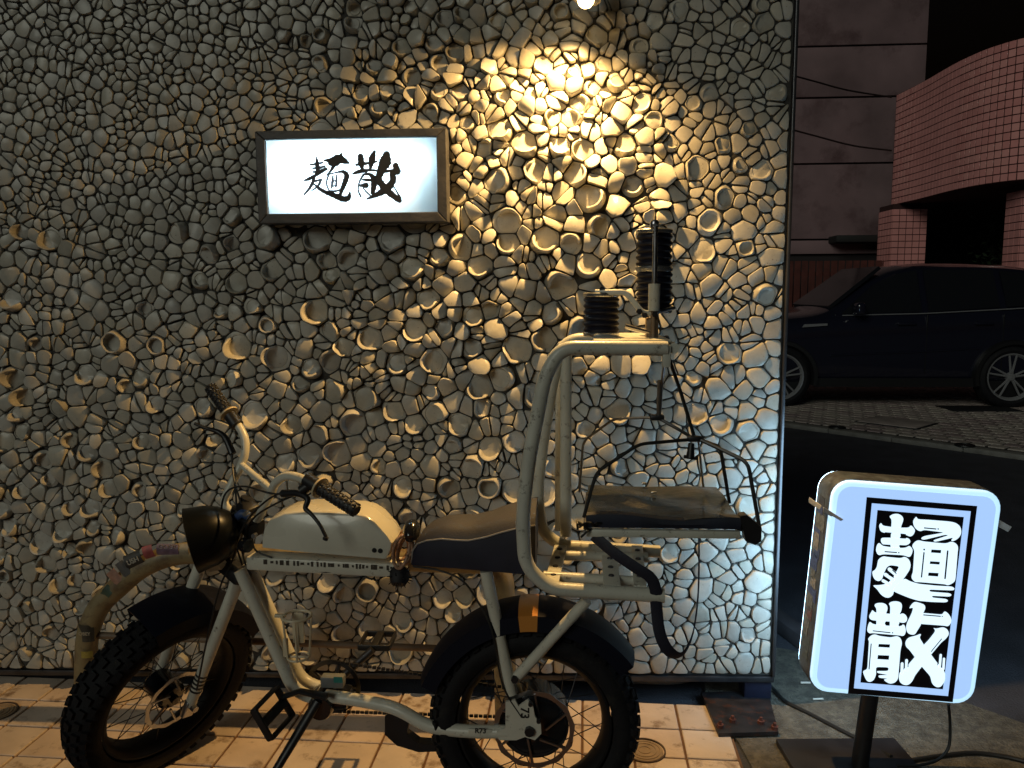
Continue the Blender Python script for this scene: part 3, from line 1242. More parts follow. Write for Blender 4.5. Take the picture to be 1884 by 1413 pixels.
def capsule(a, b, w_):
    dx, dz = b[0] - a[0], b[1] - a[1]
    an = math.atan2(dz, dx)
    out = []
    for c, s in ((b, 0), (a, math.pi)):
        for i in range(7):
            t = an + s - math.pi / 2 + math.pi * i / 6
            out.append((c[0] + math.cos(t) * w_ / 2, c[1] + math.sin(t) * w_ / 2))
    return out


for conv, polys in ((c5, TOP), (c6, LOW)):
    for pl in polys:
        flat_poly(mb, [conv(p) for p in cround(pl)], dy)
        dy += 0.00008
for a, b, w_ in (((470, 905), (545, 965), 42), ((425, 965), (505, 1020), 40), ((398, 1035), (470, 1075), 36)):
    flat_poly(mb, [c5(p) for p in capsule(a, b, w_)], dy)
    dy += 0.00008
for a, b, w_ in (((672, 815), (668, 930), 36), ((727, 775), (724, 890), 36), ((1149, 708), (1138, 850), 30), ((1190, 755), (1182, 880), 30)):
    flat_poly(mb, [c6(p) for p in capsule(a, b, w_)], dy)
    dy += 0.00008
mb.build('lettering', GLOWL, sg, smooth=False)
mb = MB()
dy += 0.0002
for conv, lines in ((c5, [((865, 438), (995, 450), 13), ((1020, 449), (1021, 450), 16), ((422, 492), (488, 497), 12), ((600, 508), (650, 514), 14), ((405, 535), (472, 540), 18), ((595, 547), (650, 550), 18), ((400, 633), (466, 637), 18),
                          ((590, 643), (645, 645), 22), ((420, 706), (550, 716), 12), ((575, 718), (576, 718), 15), ((860, 718), (832, 992), 15), ((862, 682), (862, 683), 20), ((1128, 700), (1098, 1008), 18),
                          ((505, 915), (545, 950), 12), ((465, 965), (515, 995), 14), ((420, 1010), (462, 1045), 14)]),
                    (c6, [((312, 408), (522, 431), 12), ((553, 433), (554, 433), 16), ((288, 570), (262, 880), 13), ((938, 211), (1145, 228), 13), ((1168, 229), (1169, 229), 14), ((1032, 664), (1160, 508), 11),
                          ((696, 840), (694, 885), 10), ((746, 800), (744, 855), 10), ((1117, 760), (1112, 830), 10), ((1166, 780), (1155, 862), 10), ((312, 302), (336, 308), 30), ((478, 315), (492, 316), 42), ((640, 335), (660, 330), 28)])):
    for a, b, w_ in lines:
        flat_poly(mb, [conv(p) for p in capsule(a, b, w_)], dy)
        dy += 0.00003
for conv, rects in ((c5, [(945, 682, 1055, 722), (930, 815, 1040, 850), (912, 942, 1025, 985)]), (c6, [(382, 570, 522, 614), (371, 708, 512, 764)])):
    for a, b, c, d in rects:
        flat_poly(mb, [conv(p) for p in ((a, b), (c, b + 6), (c - 6, d + 2), (a - 6, d - 6))], dy)
        dy += 0.00003
mb.build('printed_lines', SBLK, sg, smooth=False)['kind'] = 'stuff'

# clips of grey tape, pole, base and lead
TAPE = mat('grey_tape', (0.50, 0.52, 0.54), 0.5, var=0.3, scale=40)
mb = MB()
mb.tube([PY(1489, 920, YS + .11), PY(1516, 938, YS + .05), PY(1516, 938, YS - .002), PY(1548, 957, YS - .002)], 0.009, 6, flat=0.25, flatdir=(0.3, 0.9, 0.2))
mb.build('clip', TAPE, sg)
mb = MB()
mb.tube([PY(1826, 956, YS + .05), PY(1858, 974, YS + .03)], 0.010, 6, flat=0.25, flatdir=(0.3, 0.9, 0.2))
mb.build('clip', TAPE, sg)
mb = MB()
pc = PY(1622, 1297, YS + DEP / 2)
pb = PY(1606, 1440, YS + DEP / 2)
dn = (cen - ez * (SH / 2)) + ex * (-0.03) + Vector((0, DEP / 2, 0))
mb.tube([dn + ez * 0.01, Vector((dn.x - 0.022, dn.y, 0.012))], 0.023, 16)
mb.build('pole', BLACK, sg)
mb = MB()
mb.rbox((dn.x - 0.03, dn.y - 0.03, 0.008), (0.36, 0.34, 0.018), 0.004, rot=Matrix.Rotation(rad(4), 3, 'Z'))
mb.build('base_plate', mat('black_base', (0.018, 0.017, 0.020), 0.55, var=0.3, scale=12), sg)
mb = MB()
mb.tube(smoothpath([PY(1745, 1296, YS + .08), PY(1748, 1335, YS + .08), PY(1745, 1375, YS + .07), PY(1725, 1398, YS + .06), PY(1690, 1408, YS + .05), PY(1650, 1409, YS + .04)]), 0.0042, 8)
mb.build('lead', CABLE, sg)
# stickers on the casing's side
rs = random.Random(4)
for k in range(16):
    t = 0.90 - k * 0.052
    w_, hgt = rs.uniform(.03, .075), rs.uniform(.022, .05)
    c = cen - ex * (SW / 2 + 0.0046) + ez * ((t - 0.5) * SH * 0.94) + Vector((0, DEP * rs.uniform(.4, .6), 0))
    mb = MB()
    mb.box(c, (0.0008, w_, hgt), rot=Matrix.Rotation(math.atan2(ez.x, ez.z), 3, 'Y'))
    cc = rs.choice([(0.20, 0.21, 0.22), (0.04, 0.04, 0.05), (0.05, 0.07, 0.24), (0.16, 0.08, 0.08), (0.15, 0.16, 0.16), (0.08, 0.10, 0.11), (0.26, 0.26, 0.27)])
    mb.build('sticker', mat('sticker_%d' % k, cc, 0.5, var=0.6, scale=90), sg, smooth=False)

# power cord from the wall to the sign
mb = MB()
mb.tube(smoothpath([G(1405, 1250, .03), G(1424, 1268, .01), G(1445, 1290, .006), G(1490, 1313, .004), G(1545, 1342, .004), G(1602, 1371, .006), G(1640, 1392, .02)]), 0.0058, 8)
o = mb.build('power_cord', CABLE)
tag(o, 'black power cord lying across the gutter from the wall to the pavement sign', 'cord')
mb = MB()
mb.tube(smoothpath([G(1660, 1402, .005), G(1720, 1392, .005), G(1790, 1385, .005), G(1850, 1392, .005), G(1900, 1404, .005)]), 0.006, 8)
o = mb.build('power_cord', CABLE)
tag(o, 'black cord curving over the gutter on the far side of the pavement sign pole', 'cord')
# kerb edge and timber beside the wall
mb = MB()
a, b = G(1422, 1148), G(1512, 1215)
dd = (b - a)
mb.rbox((a + b) / 2 + Vector((0, 0.05, 0.02)), (dd.length + .25, 0.07, 0.06), 0.006, rot=Matrix.Rotation(math.atan2(dd.y, dd.x), 3, 'Z'))
o = mb.build('kerb_block', mat('dark_kerb', (0.07, 0.06, 0.065), 0.85, var=0.3, scale=12))
tag(o, 'low dark kerb block on the ground between the wall end and the pavement sign', 'kerb')
# cigarette ends in the gutter
for k, (px, py, an) in enumerate(((1482, 1256, 0.05), (1505, 1286, 0.1))):
    p = G(px, py, 0.004)
    mb = MB()
    d = Vector((math.cos(an), math.sin(an), 0)) * 0.017
    mb.tube([p - d, p + d], 0.0035, 8)
    o = mb.build('cigarette_end', mat('paper_white', (0.6, 0.55, 0.48), 0.7))
    tag(o, ('upper' if k == 0 else 'lower') + ' of two cigarette ends lying in the gutter beside the pavement sign', 'litter')

# round covers let into the pavement
COV = mat('cover_metal', (0.34, 0.25, 0.16), 0.5, 0.2, var=0.25, scale=25)
for k, (px, py, lab) in enumerate(((1186, 1382, 'round drain cover in the tiles beside the rear tyre'), (-6, 1312, 'round drain cover in the tiles at the left picture edge'))):
    p = G(px, py)
    cv = thing('drain_cover', lab, 'cover', p)
    M_ = Matrix.Translation((p.x, p.y, 0.0032)) @ Matrix.Rotation(rad(90), 4, 'X')
    mb = MB()
    mb.lathe([(0, 0.0), (0.054, 0.0), (0.056, -0.004)], 40, M_)
    mb.build('plate', COV, cv)
    mb = MB()
    for r in (0.060,):
        mb.lathe([(r - .0022, -0.002), (r - .0022, 0.0022), (r + .0022, 0.0022), (r + .0022, -0.002)], 40, M_)
    mb.build('rim_ring', mat('cover_dark', (0.08, 0.05, 0.03), 0.6), cv)
    mb = MB()
    for r in (0.018, 0.034, 0.046):
        mb.lathe([(r - .0015, -0.001), (r - .001, 0.0018), (r + .001, 0.0018), (r + .0015, -0.001)], 40, M_)
    mb.build('ridges', COV, cv)

# ==================================================================================================
# ELECTRIC BIKE
# ==================================================================================================
YB = -0.585
RW = 0.272
CR = Vector((-0.066, -0.60, RW))
CF = Vector((-1.114, -0.480, 0.2587))
bike = thing('electric_bike', 'cream electric fat tyre bike parked along the mosaic wall', 'bicycle', (-0.55, YB, 0))


def B(px, py, dy=0.0):
    """point of the bike's long plane; dy metres towards the wall."""
    t = (px - 295) / 690.0
    return PY(px, py, -0.485 - 0.115 * t + dy)


STEER = rad(61.5)
RAKE = rad(23)
UAX = Vector((math.sin(RAKE), 0, math.cos(RAKE)))           # steering axis
RST = Matrix.Rotation(STEER, 3, UAX)


def HY(px, py, y):
    return PY(px, py, -0.50 + (y + 0.545) * 0.62)



def wheel(C, rot, hubr, disc):
    M = Matrix.Translation(C) @ rot.to_4x4()
    mb = MB()
    mb.lathe([(0.186, -0.036), (0.190, -0.040), (0.196, -0.040), (0.190, -0.030), (0.183, 0.0), (0.190, 0.030), (0.196, 0.040), (0.190, 0.040), (0.186, 0.036),
              (0.176, 0.026), (0.172, 0.0), (0.176, -0.026)], 56, M, close=True)
    wh = mb.build('wheel', mat('black_rim', (0.008, 0.008, 0.009), 0.5, spec=0.25), bike)
    # tyre carcass
    mb = MB()
    prof = []
    for i in range(15):
        a = rad(-128 + 256 * i / 14)
        prof.append((0.224 + 0.040 * math.cos(a), 0.058 * math.sin(a)))
    mb.lathe(prof, 72, M)
    # tread blocks
    for i in range(46):
        for row, (t, ax, w_, hgt) in enumerate(((0, 0.0, 0.022, 0.011), (0.5, 0.028, 0.018, 0.011), (0.5, -0.028, 0.018, 0.011), (0, 0.048, 0.015, 0.013), (0, -0.048, 0.015, 0.013))):
            a = 2 * math.pi * (i + t) / 46
            rr = 0.224 + 0.040 * math.sqrt(max(0, 1 - (ax / 0.059) ** 2)) + 0.001
            out = Vector((math.cos(a), 0, math.sin(a)))
            tilt = math.asin(max(-1, min(1, ax / 0.070)))
            nrm = (out * math.cos(tilt) + Vector((0, 1, 0)) * math.sin(tilt)).normalized()
            tan = Vector((-math.sin(a), 0, math.cos(a)))
            bn = nrm.cross(tan)
            R_ = Matrix((tan, bn, nrm)).transposed()
            mb.box(out * rr + Vector((0, ax, 0)), (0.019, w_, hgt), rot=R_, M=M)
    mb.build('tyre', RUBBER, wh, ang=50)
    # hub
    mb = MB()
    mb.lathe([(0, -0.062), (0.012, -0.062), (0.012, -0.048), (hubr * 0.8, -0.046), (hubr, -0.036), (hubr, 0.036), (hubr * 0.8, 0.046), (0.012, 0.048), (0.012, 0.062), (0, 0.062)], 36, M)
    mb.build('hub', GLOSSB, wh)
    # spokes
    ns = 28
    for i in range(ns):
        a = 2 * math.pi * i / ns
        sd_ = 1 if i % 2 else -1
        da = 0.55 if (i // 2) % 2 else -0.55
        p0 = M @ Vector((math.cos(a + da) * hubr * 0.92, sd_ * 0.034, math.sin(a + da) * hubr * 0.92))
        p1 = M @ Vector((math.cos(a) * 0.178, sd_ * 0.012, math.sin(a) * 0.178))
        mb = MB()
        mb.tube([p0, p1], 0.0014, 5)
        mb.build('spoke', DKSTEEL, wh)
    # brake disc on the near side
    mb = MB()
    yv = -0.056
    n = 48
    V, F = [], []
    for i in range(n):
        a = 2 * math.pi * i / n
        for r in (disc - 0.014, disc - 0.002 + 0.002 * math.sin(i * math.pi / 2)):
            for t in (yv, yv + 0.002):
                V.append(Vector((math.cos(a) * r, t, math.sin(a) * r)))
    for i in range(n):
        a, b = i * 4, ((i + 1) % n) * 4
        F += [(a, a + 2, b + 2, b), (a + 1, b + 1, b + 3, a + 3), (a + 2, a + 3, b + 3, b + 2), (a, b, b + 1, a + 1)]
    mb.add(V, F, M)
    for i in range(6):
        a = 2 * math.pi * i / 6
        mb.tube([M @ Vector((math.cos(a) * 0.030, yv + .001, math.sin(a) * 0.030)), M @ Vector((math.cos(a + .5) * (disc - .01), yv + .001, math.sin(a + .5) * (disc - .01)))], 0.0035, 6)
    mb.build('brake_disc', STEEL, wh)
    return wh, M


wR, MR = wheel(CR, Matrix.Identity(3), 0.088, 0.104)
wF, MF = wheel(CF, RST, 0.040, 0.090)

# mudguards
FEND = mat('mudguard', (0.005, 0.006, 0.014), 0.55, spec=0.15)


def fender(M, a0, a1, R_, half, name):
    mb = MB()
    prof = [(R_ - 0.046, -half), (R_ - 0.008, -half * 0.94), (R_, -half * 0.5), (R_ + 0.003, 0), (R_, half * 0.5), (R_ - 0.008, half * 0.94), (R_ - 0.046, half),
            (R_ - 0.046, half * 0.97), (R_ - 0.012, half * 0.90), (R_ - 0.003, 0), (R_ - 0.012, -half * 0.90), (R_ - 0.046, -half * 0.97)]
    mb.lathe(prof, 30, M, rad(a0), rad(a1), close=True)
    return mb.build(name, FEND, bike)


fR = fender(MR, 36, 158, 0.310, 0.074, 'mudguard')
mb = MB()
mb.lathe([(0.265, -0.0748), (0.3035, -0.0706), (0.3115, -0.037), (0.3145, 0), (0.3115, 0.037), (0.303, 0.0706)], 6, MR, rad(88), rad(97))
mb.build('reflector_band', mat('orange_reflector', (0.55, 0.22, 0.04), 0.3, coat=0.4), fR)
fF = fender(MF, 18, 100, 0.297, 0.072, 'mudguard')

# fork: two legs, crown, steerer
nA = RST @ Vector((0, -1, 0))                               # axle direction, towards the rider's left
lb = PY(350, 1296, CF.y + nA.y * 0.075)
fd = UAX
lt = lb + fd * 0.400
for k, sft in enumerate((0, -0.150)):
    mb = MB()
    mb.tube([lb + nA * sft, lb + nA * sft + fd * 0.16, lt + nA * sft], [0.015, 0.0165, 0.018], 14)
    leg = mb.build('fork_leg', CREAM, bike)
    mb = MB()
    mb.rbox(lb + nA * sft - fd * 0.012, (0.034, 0.016, 0.050), 0.004, rot=RST @ Matrix.Rotation(RAKE, 3, 'Y'))
    mb.lathe([(0, -0.012), (0.010, -0.012), (0.010, 0.012), (0, 0.012)], 6, Matrix.Translation(lb + nA * (sft + (0.014 if k == 0 else -0.014))) @ RST.to_4x4())
    mb.build('dropout', STEEL, leg)
    if k == 0:
        for j in range(5):
            mb = MB()
            p = lb + fd * (0.045 + 0.012 * j)
            mb.tube([p, p + fd * 0.005], 0.0170, 14)
            mb.build('printed_bar', BLACK, leg)
cr = lt + nA * (-0.075)
mb = MB()
for e_ in (0.0, 0.02):
    pass
mb.rbox(cr + fd * 0.004, (0.052, 0.195, 0.036), 0.010, rot=RST @ Matrix.Rotation(RAKE, 3, 'Y'))
mb.build('fork_crown', BLACK, bike)
hd0, hd1 = cr + fd * 0.015, cr + fd * 0.165
mb = MB()
mb.tube([hd0, hd0 + fd * .012, hd0 + fd * .013, hd1 - fd * .013, hd1 - fd * .012, hd1], [0.030, 0.030, 0.026, 0.026, 0.030, 0.030], 18)
mb.build('head_tube', BLACK, bike)
stp = HY(458, 962, -0.560)
mb = MB()
mb.tube([hd1, hd1 + fd * 0.035], 0.018, 14)
mb.rbox((hd1 + fd * 0.03 + stp) / 2, (0.05, 0.05, 0.05), 0.01, rot=RST)
mb.rbox(stp, (0.052, 0.078, 0.052), 0.010, rot=RST)
stem = mb.build('stem', BLACK, bike)
for q in ((468, 985), (452, 945)):
    p = HY(q[0], q[1], -0.640)
    mb = MB()
    mb.lathe([(0, -.008), (.006, -.008), (.006, .008), (0, .008)], 10, Matrix.Translation(p))
    mb.build('bolt', STEEL, stem)

# handlebar with cross brace, grips, levers
HB = 0.0115
far = [(441, 953, -.525), (432, 947, -.505), (413, 926, -.47), (424, 895, -.445), (443, 857, -.41), (451, 832, -.40), (450, 806, -.38), (438, 782, -.355), (424, 764, -.335)]
nea = [(462, 960, -.560), (470, 957, -.585), (484, 936, -.62), (499, 906, -.665), (508, 888, -.69), (527, 876, -.715), (553, 880, -.745), (590, 898, -.785)]
mb = MB()
pth = [HY(*q) for q in reversed(far)] + [HY(*q) for q in nea[1:]]
mb.tube(smoothpath(pth, 5), HB, 12)
bar = mb.build('handlebar', CREAM, bike)
mb = MB()
mb.tube([HY(444, 855, -.41), HY(500, 902, -.66)], HB * 0.82, 10)
mb.build('cross_brace', CREAM, bar)
GRIP = mat('grip_rubber', (0.018, 0.018, 0.020), 0.5)
for (a, b) in (((422, 762, -.333), (386, 711, -.262)), ((588, 897, -.783), (657, 940, -.868))):
    p, q = HY(*a), HY(*b)
    d = (q - p).normalized()
    L = (q - p).length
    mb = MB()
    mb.tube([p, q - d * 0.006, q], [0.0155, 0.0155, 0.012], 16)
    u = d.orthogonal().normalized()
    v = d.cross(u)
    for i in range(9):                                   # diamond studs
        for j in range(10):
            a_ = 2 * math.pi * (j + 0.5 * (i % 2)) / 10
            c = p + d * (L * (0.08 + 0.86 * i / 8)) + (u * math.cos(a_) + v * math.sin(a_)) * 0.0158
            Rm = Matrix((d, (v * math.cos(a_) - u * math.sin(a_)), (u * math.cos(a_) + v * math.sin(a_)))).transposed()
            mb.rbox(c, (0.0088, 0.0072, 0.0042), 0.0014, rot=Rm, seg=1)
    gp = mb.build('grip', GRIP, bar)
    mb = MB()
    mb.tube([p - d * 0.001, p + d * 0.004], 0.027, 24)
    mb.build('grip_flange', mat('cream_flange', (0.55, 0.45, 0.28), 0.4), gp)
    mb = MB()
    mb.tube([p - d * 0.045, p - d * 0.006], 0.0185, 14)
    mb.build('lever_clamp', BLACK, bar)
mb = MB()
mb.tube(smoothpath([HY(520, 908, -.72), HY(548, 908, -.76), HY(566, 918, -.79), HY(562, 935, -.80), HY(572, 945, -.81), HY(588, 965, -.825), HY(600, 988, -.83)], 5), [0.010 - 0.0055 * min(1, i / 22) for i in range(31)], 10)
mb.tube([HY(600, 988, -.83), HY(598, 993, -.83)], 0.0068, 10)
mb.build('brake_lever', BLACK, bar)
mb = MB()
mb.tube([HY(555, 903, -.765), HY(569, 893, -.765)], 0.014, 10)
mb.build('lever_mount', BLACK, bar)
mb = MB()
mb.tube(smoothpath([HY(428, 835, -.39), HY(416, 808, -.37), HY(402, 795, -.355), HY(380, 788, -.36), HY(358, 779, -.36)], 5), [0.011 - 0.0065 * min(1, i / 16) for i in range(21)], 10)
mb.build('brake_lever', BLACK, bar)

# headlight bucket, pointing where the front wheel points
hc = PY(379, 987, -0.560)
MH = Matrix.Translation(hc) @ Matrix.Rotation(math.pi - 0.0, 4, 'Z') @ Matrix.Identity(4)
hv = Vector((-0.88, -0.40, -0.20)).normalized()
MH = Matrix.Translation(hc) @ hv.to_track_quat('Y', 'Z').to_matrix().to_4x4() @ Matrix.Scale(1.10, 4)
mb = MB()
mb.lathe([(0, -0.078), (0.020, -0.076), (0.044, -0.064), (0.062, -0.042), (0.073, -0.012), (0.078, 0.026), (0.080, 0.034), (0.074, 0.036), (0.071, 0.028)], 40, MH)
hl = mb.build('headlight', mat('headlight_black', (0.004, 0.005, 0.006), 0.33, spec=0.22), bike)
mb = MB()
mb.lathe([(0.0, 0.040), (0.035, 0.037), (0.060, 0.032), (0.0735, 0.026)], 36, MH)
mb.build('lens', mat('unlit_lens', (0.03, 0.034, 0.036), 0.12, coat=0.6), hl)
mb = MB()
for r in (0.022, 0.044, 0.060):
    mb.lathe([(r - .002, 0.0365), (r, 0.0415 - r * 0.09), (r + .002, 0.0365)], 36, MH)
mb.build('lens_ring', DKSTEEL, hl)
mb = MB()
mb.tube([hc - hv * 0.05 + Vector((0, 0, -0.05)), hd0 + fd * 0.05], 0.012, 10)
mb.tube([hc - hv * 0.06 + Vector((0, 0, 0.02)), hd1], 0.012, 10)
mb.build('lamp_bracket', BLACK, hl)
mb = MB()
mb.prism([PY(378, 1046, -.56), PY(402, 1040, -.56), PY(408, 1048, -.54), PY(384, 1053, -.54)], (0, 0.035, 0.006))
mb.build('small_bracket', CREAM, bike, smooth=False)

# frame tubes
TUBE = 0.0165
pk = bend([B(449, 1042), B(548, 1262), B(600, 1280)], 0.05)
mb = MB()
for off in (-0.028, 0.028):
    mb.tube([p + Vector((0, off, 0)) for p in pk], TUBE, 14)
mb2 = MB()
mb2.tube([p + Vector((0, -0.028, 0)) for p in pk], TUBE, 14)
dt = mb2.build('down_tube', CREAM, bike)
mb2 = MB()
mb2.tube([p + Vector((0, 0.028, 0)) for p in pk], TUBE, 14)
mb2.build('down_tube', CREAM, bike)
mb = MB()
a, b = B(462, 1030), B(745, 1044)
dxx = (b - a)
mb.rbox((a + b) / 2, (dxx.length, 0.062, 0.038), 0.008, rot=Matrix.Rotation(-math.atan2(dxx.z, dxx.x), 3, 'Y') @ Matrix.Rotation(math.atan2(dxx.y, dxx.x), 3, 'Z'))
tt = mb.build('top_tube', CREAM, bike)
rs = random.Random(9)
px = 488
while px < 722:                                           # little printed marks along the tube
    w_ = rs.choice((4, 5, 7, 9))
    mb = MB()
    p = B(px, 1032.5 + (px - 462) * 0.049, -0.0340)
    hgt = rs.choice((0.006, 0.010, 0.013))
    mb.box(p, (w_ * 0.0011, 0.0008, hgt))
    mb.build('sticker_mark', mat('sticker_dark', (0.05, 0.04, 0.03), 0.6), tt, smooth=False)
    px += w_ + rs.choice((2, 3, 5))
# tank-shaped battery
TKP = [(485, 1000), (486, 976), (494, 955), (524, 937), (566, 931), (640, 935), (672, 940), (688, 948), (722, 984), (729, 994), (727, 1006), (716, 1022), (690, 1021), (600, 1013)]
TKP = [(485, 1004), (485, 990), (489, 970), (499, 954), (524, 942), (560, 937), (610, 938), (655, 941), (676, 946), (694, 958), (716, 983), (724, 996), (722, 1008), (714, 1024), (640, 1018), (560, 1012)]
mb = MB()
lps = []
cxm = sum(p[0] for p in TKP) / len(TKP)
cym = 985
for (dyv, sc, lift) in ((-0.062, 0.95, 0), (-0.0595, 0.985, 0), (-0.053, 1.0, 0), (0.0, 1.012, 0), (0.053, 1.0, 0), (0.0595, 0.985, 0), (0.062, 0.95, 0)):
    lps.append([B(600 + (p[0] - 600) * sc, cym + (p[1] - cym) * (sc if p[1] < 1000 else 1.0), -0.046) + Vector((0, 0.046 + dyv, 0)) for p in TKP])
# keep one real profile for every slice (the same outline, only inset)
loft(mb, lps)
tank = mb.build('battery_tank', mat('tank_cream', (0.62, 0.60, 0.51), 0.27, var=0.06, scale=10, coat=0.3), bike, ang=40)
mb = MB()
mb.tube([B(489, 1000.5, -0.0595), B(640, 1009, -0.0605), B(690, 1011, -0.0605), B(701, 1001, -.0605)], 0.0016, 6)
mb.build('seam', mat('seam_dark', (0.05, 0.045, 0.035), 0.6), tank)
for q in ((689, 1012), (700, 1013)):
    mb = MB()
    mb.lathe([(0, -0.003), (0.0062, -0.003), (0.0062, 0.003), (0, 0.003)], 14, Matrix.Translation(B(q[0], q[1], -0.0615)))
    mb.build('port', BLACK, tank)
mb = MB()
mb.tube([B(616, 953, -.0585), B(644, 954, -.0585)], 0.0025, 6)
mb.build('badge', STEEL, tank)

# saddle
top_e = [(757, 1030), (759, 1006), (767, 984), (783, 968), (806, 958), (835, 957), (862, 959), (894, 954), (924, 945), (953, 936), (985, 930)]
mid_e = [(757, 1034), (760, 1012), (768, 1000), (785, 994), (812, 991), (838, 993), (862, 994), (893, 988), (922, 979), (953, 971), (985, 966)]
bot_e = [(760, 1040), (764, 1040), (772, 1041), (788, 1042), (812, 1044), (838, 1046), (862, 1048), (893, 1051), (922, 1053), (953, 1056), (985, 1058)]
mb = MB()
k = len(top_e)
V, F = [], []
HW = [0.040, 0.052, 0.060, 0.068, 0.074, 0.080, 0.086, 0.092, 0.098, 0.102, 0.104]
rows = 6
for i in range(k):
    hw = HW[i]
    pm_, pb_ = B(*mid_e[i], -hw), B(*bot_e[i], -hw)
    V += [Vector((pb_.x, pb_.y + 2 * hw, pb_.z)), Vector((pm_.x, pm_.y + 2 * hw, pm_.z)), Vector((pm_.x, pm_.y + 2 * hw, pm_.z)), Vector((pm_.x, pm_.y, pm_.z)), pm_, pb_]
mbs = MB()
mbt = MB()
Vs, Vt = [], []
for i in range(k):
    hw = HW[i]
    pm_, pb_ = B(*mid_e[i], -hw), B(*bot_e[i], -hw)
    zt = B(*top_e[i], -hw * 0.25).z
    y0_ = pm_.y
    xs = pm_.x
    Vs += [Vector((xs, y0_ + 2 * hw, pb_.z)), Vector((xs, y0_ + 2 * hw + .004, (pm_.z + pb_.z) / 2)), Vector((xs, y0_ + 2 * hw, pm_.z)), Vector((xs, y0_, pm_.z)), Vector((xs, y0_ - .004, (pm_.z + pb_.z) / 2)), Vector((xs, y0_, pb_.z))]
    hgt = max(0.010, (zt - pm_.z))
    Vt += [Vector((xs, y0_ - 0.001, pm_.z - .001)), Vector((xs, y0_ + 0.10 * hw, pm_.z + hgt * 0.62)), Vector((xs, y0_ + 0.45 * hw, pm_.z + hgt * 0.93)), Vector((xs, y0_ + hw, pm_.z + hgt)),
           Vector((xs, y0_ + 1.55 * hw, pm_.z + hgt * 0.93)), Vector((xs, y0_ + 1.9 * hw, pm_.z + hgt * 0.62)), Vector((xs, y0_ + 2 * hw + 0.001, pm_.z - .001))]


def skin(V_, w_):
    n_ = len(V_) // w_
    F_ = []
    for i in range(n_ - 1):
        for j in range(w_):
            F_.append((i * w_ + j, i * w_ + (j + 1) % w_, (i + 1) * w_ + (j + 1) % w_, (i + 1) * w_ + j))
    F_.append(tuple(range(w_)))
    F_.append(tuple((n_ - 1) * w_ + j for j in range(w_)))
    return F_


mbs.add(Vs, skin(Vs, 6))
sad = mbs.build('saddle', mat('saddle_side', (0.014, 0.015, 0.030), 0.55, var=0.2, scale=20), bike, ang=50)
mbt.add(Vt, skin(Vt, 7))
mbt.build('saddle_top', mat('saddle_top', (0.046, 0.044, 0.050), 0.6, var=0.15, scale=14, bump=0.15, bscale=220), sad, ang=60)
mb = MB()
mb.tube([Vt[i * 7] + Vector((0, -0.002, 0.001)) for i in range(k)], 0.0022, 6)
mb.build('piping', mat('piping', (0.30, 0.28, 0.26), 0.5), sad)

# rear triangle
for dyv in (-0.070, 0.070):
    mb = MB()
    mb.tube([B(894, 1050, dyv), B(917, 1160, dyv), B(941, 1276, dyv)], TUBE * 0.93, 14)
    mb.build('seat_stay', CREAM, bike)
    mb = MB()
    mb.tube([B(1080, 1104, dyv - .012 if dyv < 0 else dyv), B(947, 1250, dyv)], TUBE * 0.82, 12)
    st = mb.build('rack_stay', CREAM, bike)
    mb = MB()
    mb.lathe([(0, -.006), (.009, -.006), (.009, .006), (0, .006)], 6, Matrix.Translation(B(947, 1250, dyv + (-.016 if dyv < 0 else .016))))
    mb.build('bolt', DKSTEEL, st)
    mb = MB()
    mb.tube(bend([B(600, 1280, dyv * .5), B(660, 1288, dyv * .6), B(730, 1302, dyv * .9), B(788, 1338, dyv), B(862, 1346, dyv), B(935, 1346, dyv)], 0.05), 0.0165, 14)
    mb.build('chain_stay', CREAM, bike)
# dropout plate and caliper with printed figures
mb = MB()
dpoly = [(930, 1292), (948, 1288), (954, 1300), (972, 1288), (980, 1296), (984, 1318), (995, 1332), (996, 1350), (984, 1362), (966, 1356), (950, 1362), (918, 1362), (914, 1346), (930, 1340)]
poly = [B(p[0], p[1], -0.086) for p in dpoly]
mb.prism(poly, (0, 0.008, 0))
dp = mb.build('dropout_plate', CREAM, bike, smooth=False)
for q in ((976, 1295, .0055), (991, 1326, .0055), (974, 1346, .012)):
    mb = MB()
    mb.lathe([(0, -.006), (q[2], -.006), (q[2], .006), (0, .006)], 8, Matrix.Translation(B(q[0], q[1], -0.092)))
    mb.build('bolt', BLACK, dp)
text_mesh('73', 0.030, B(965, 1312, -0.0872), (0.0, 0, -1), (1, 0, 0.0), 'printed_number', BLACK, dp)
mb = MB()
mb.rbox(B(884, 1348, -0.086), (0.060, 0.006, 0.020), 0.002)
cp = mb.build('chainstay_plate', CREAM, bike)
text_mesh('R73', 0.018, B(884, 1345, -0.0898), (1, 0, 0), (0, 0, 1), 'printed_number', BLACK, cp)

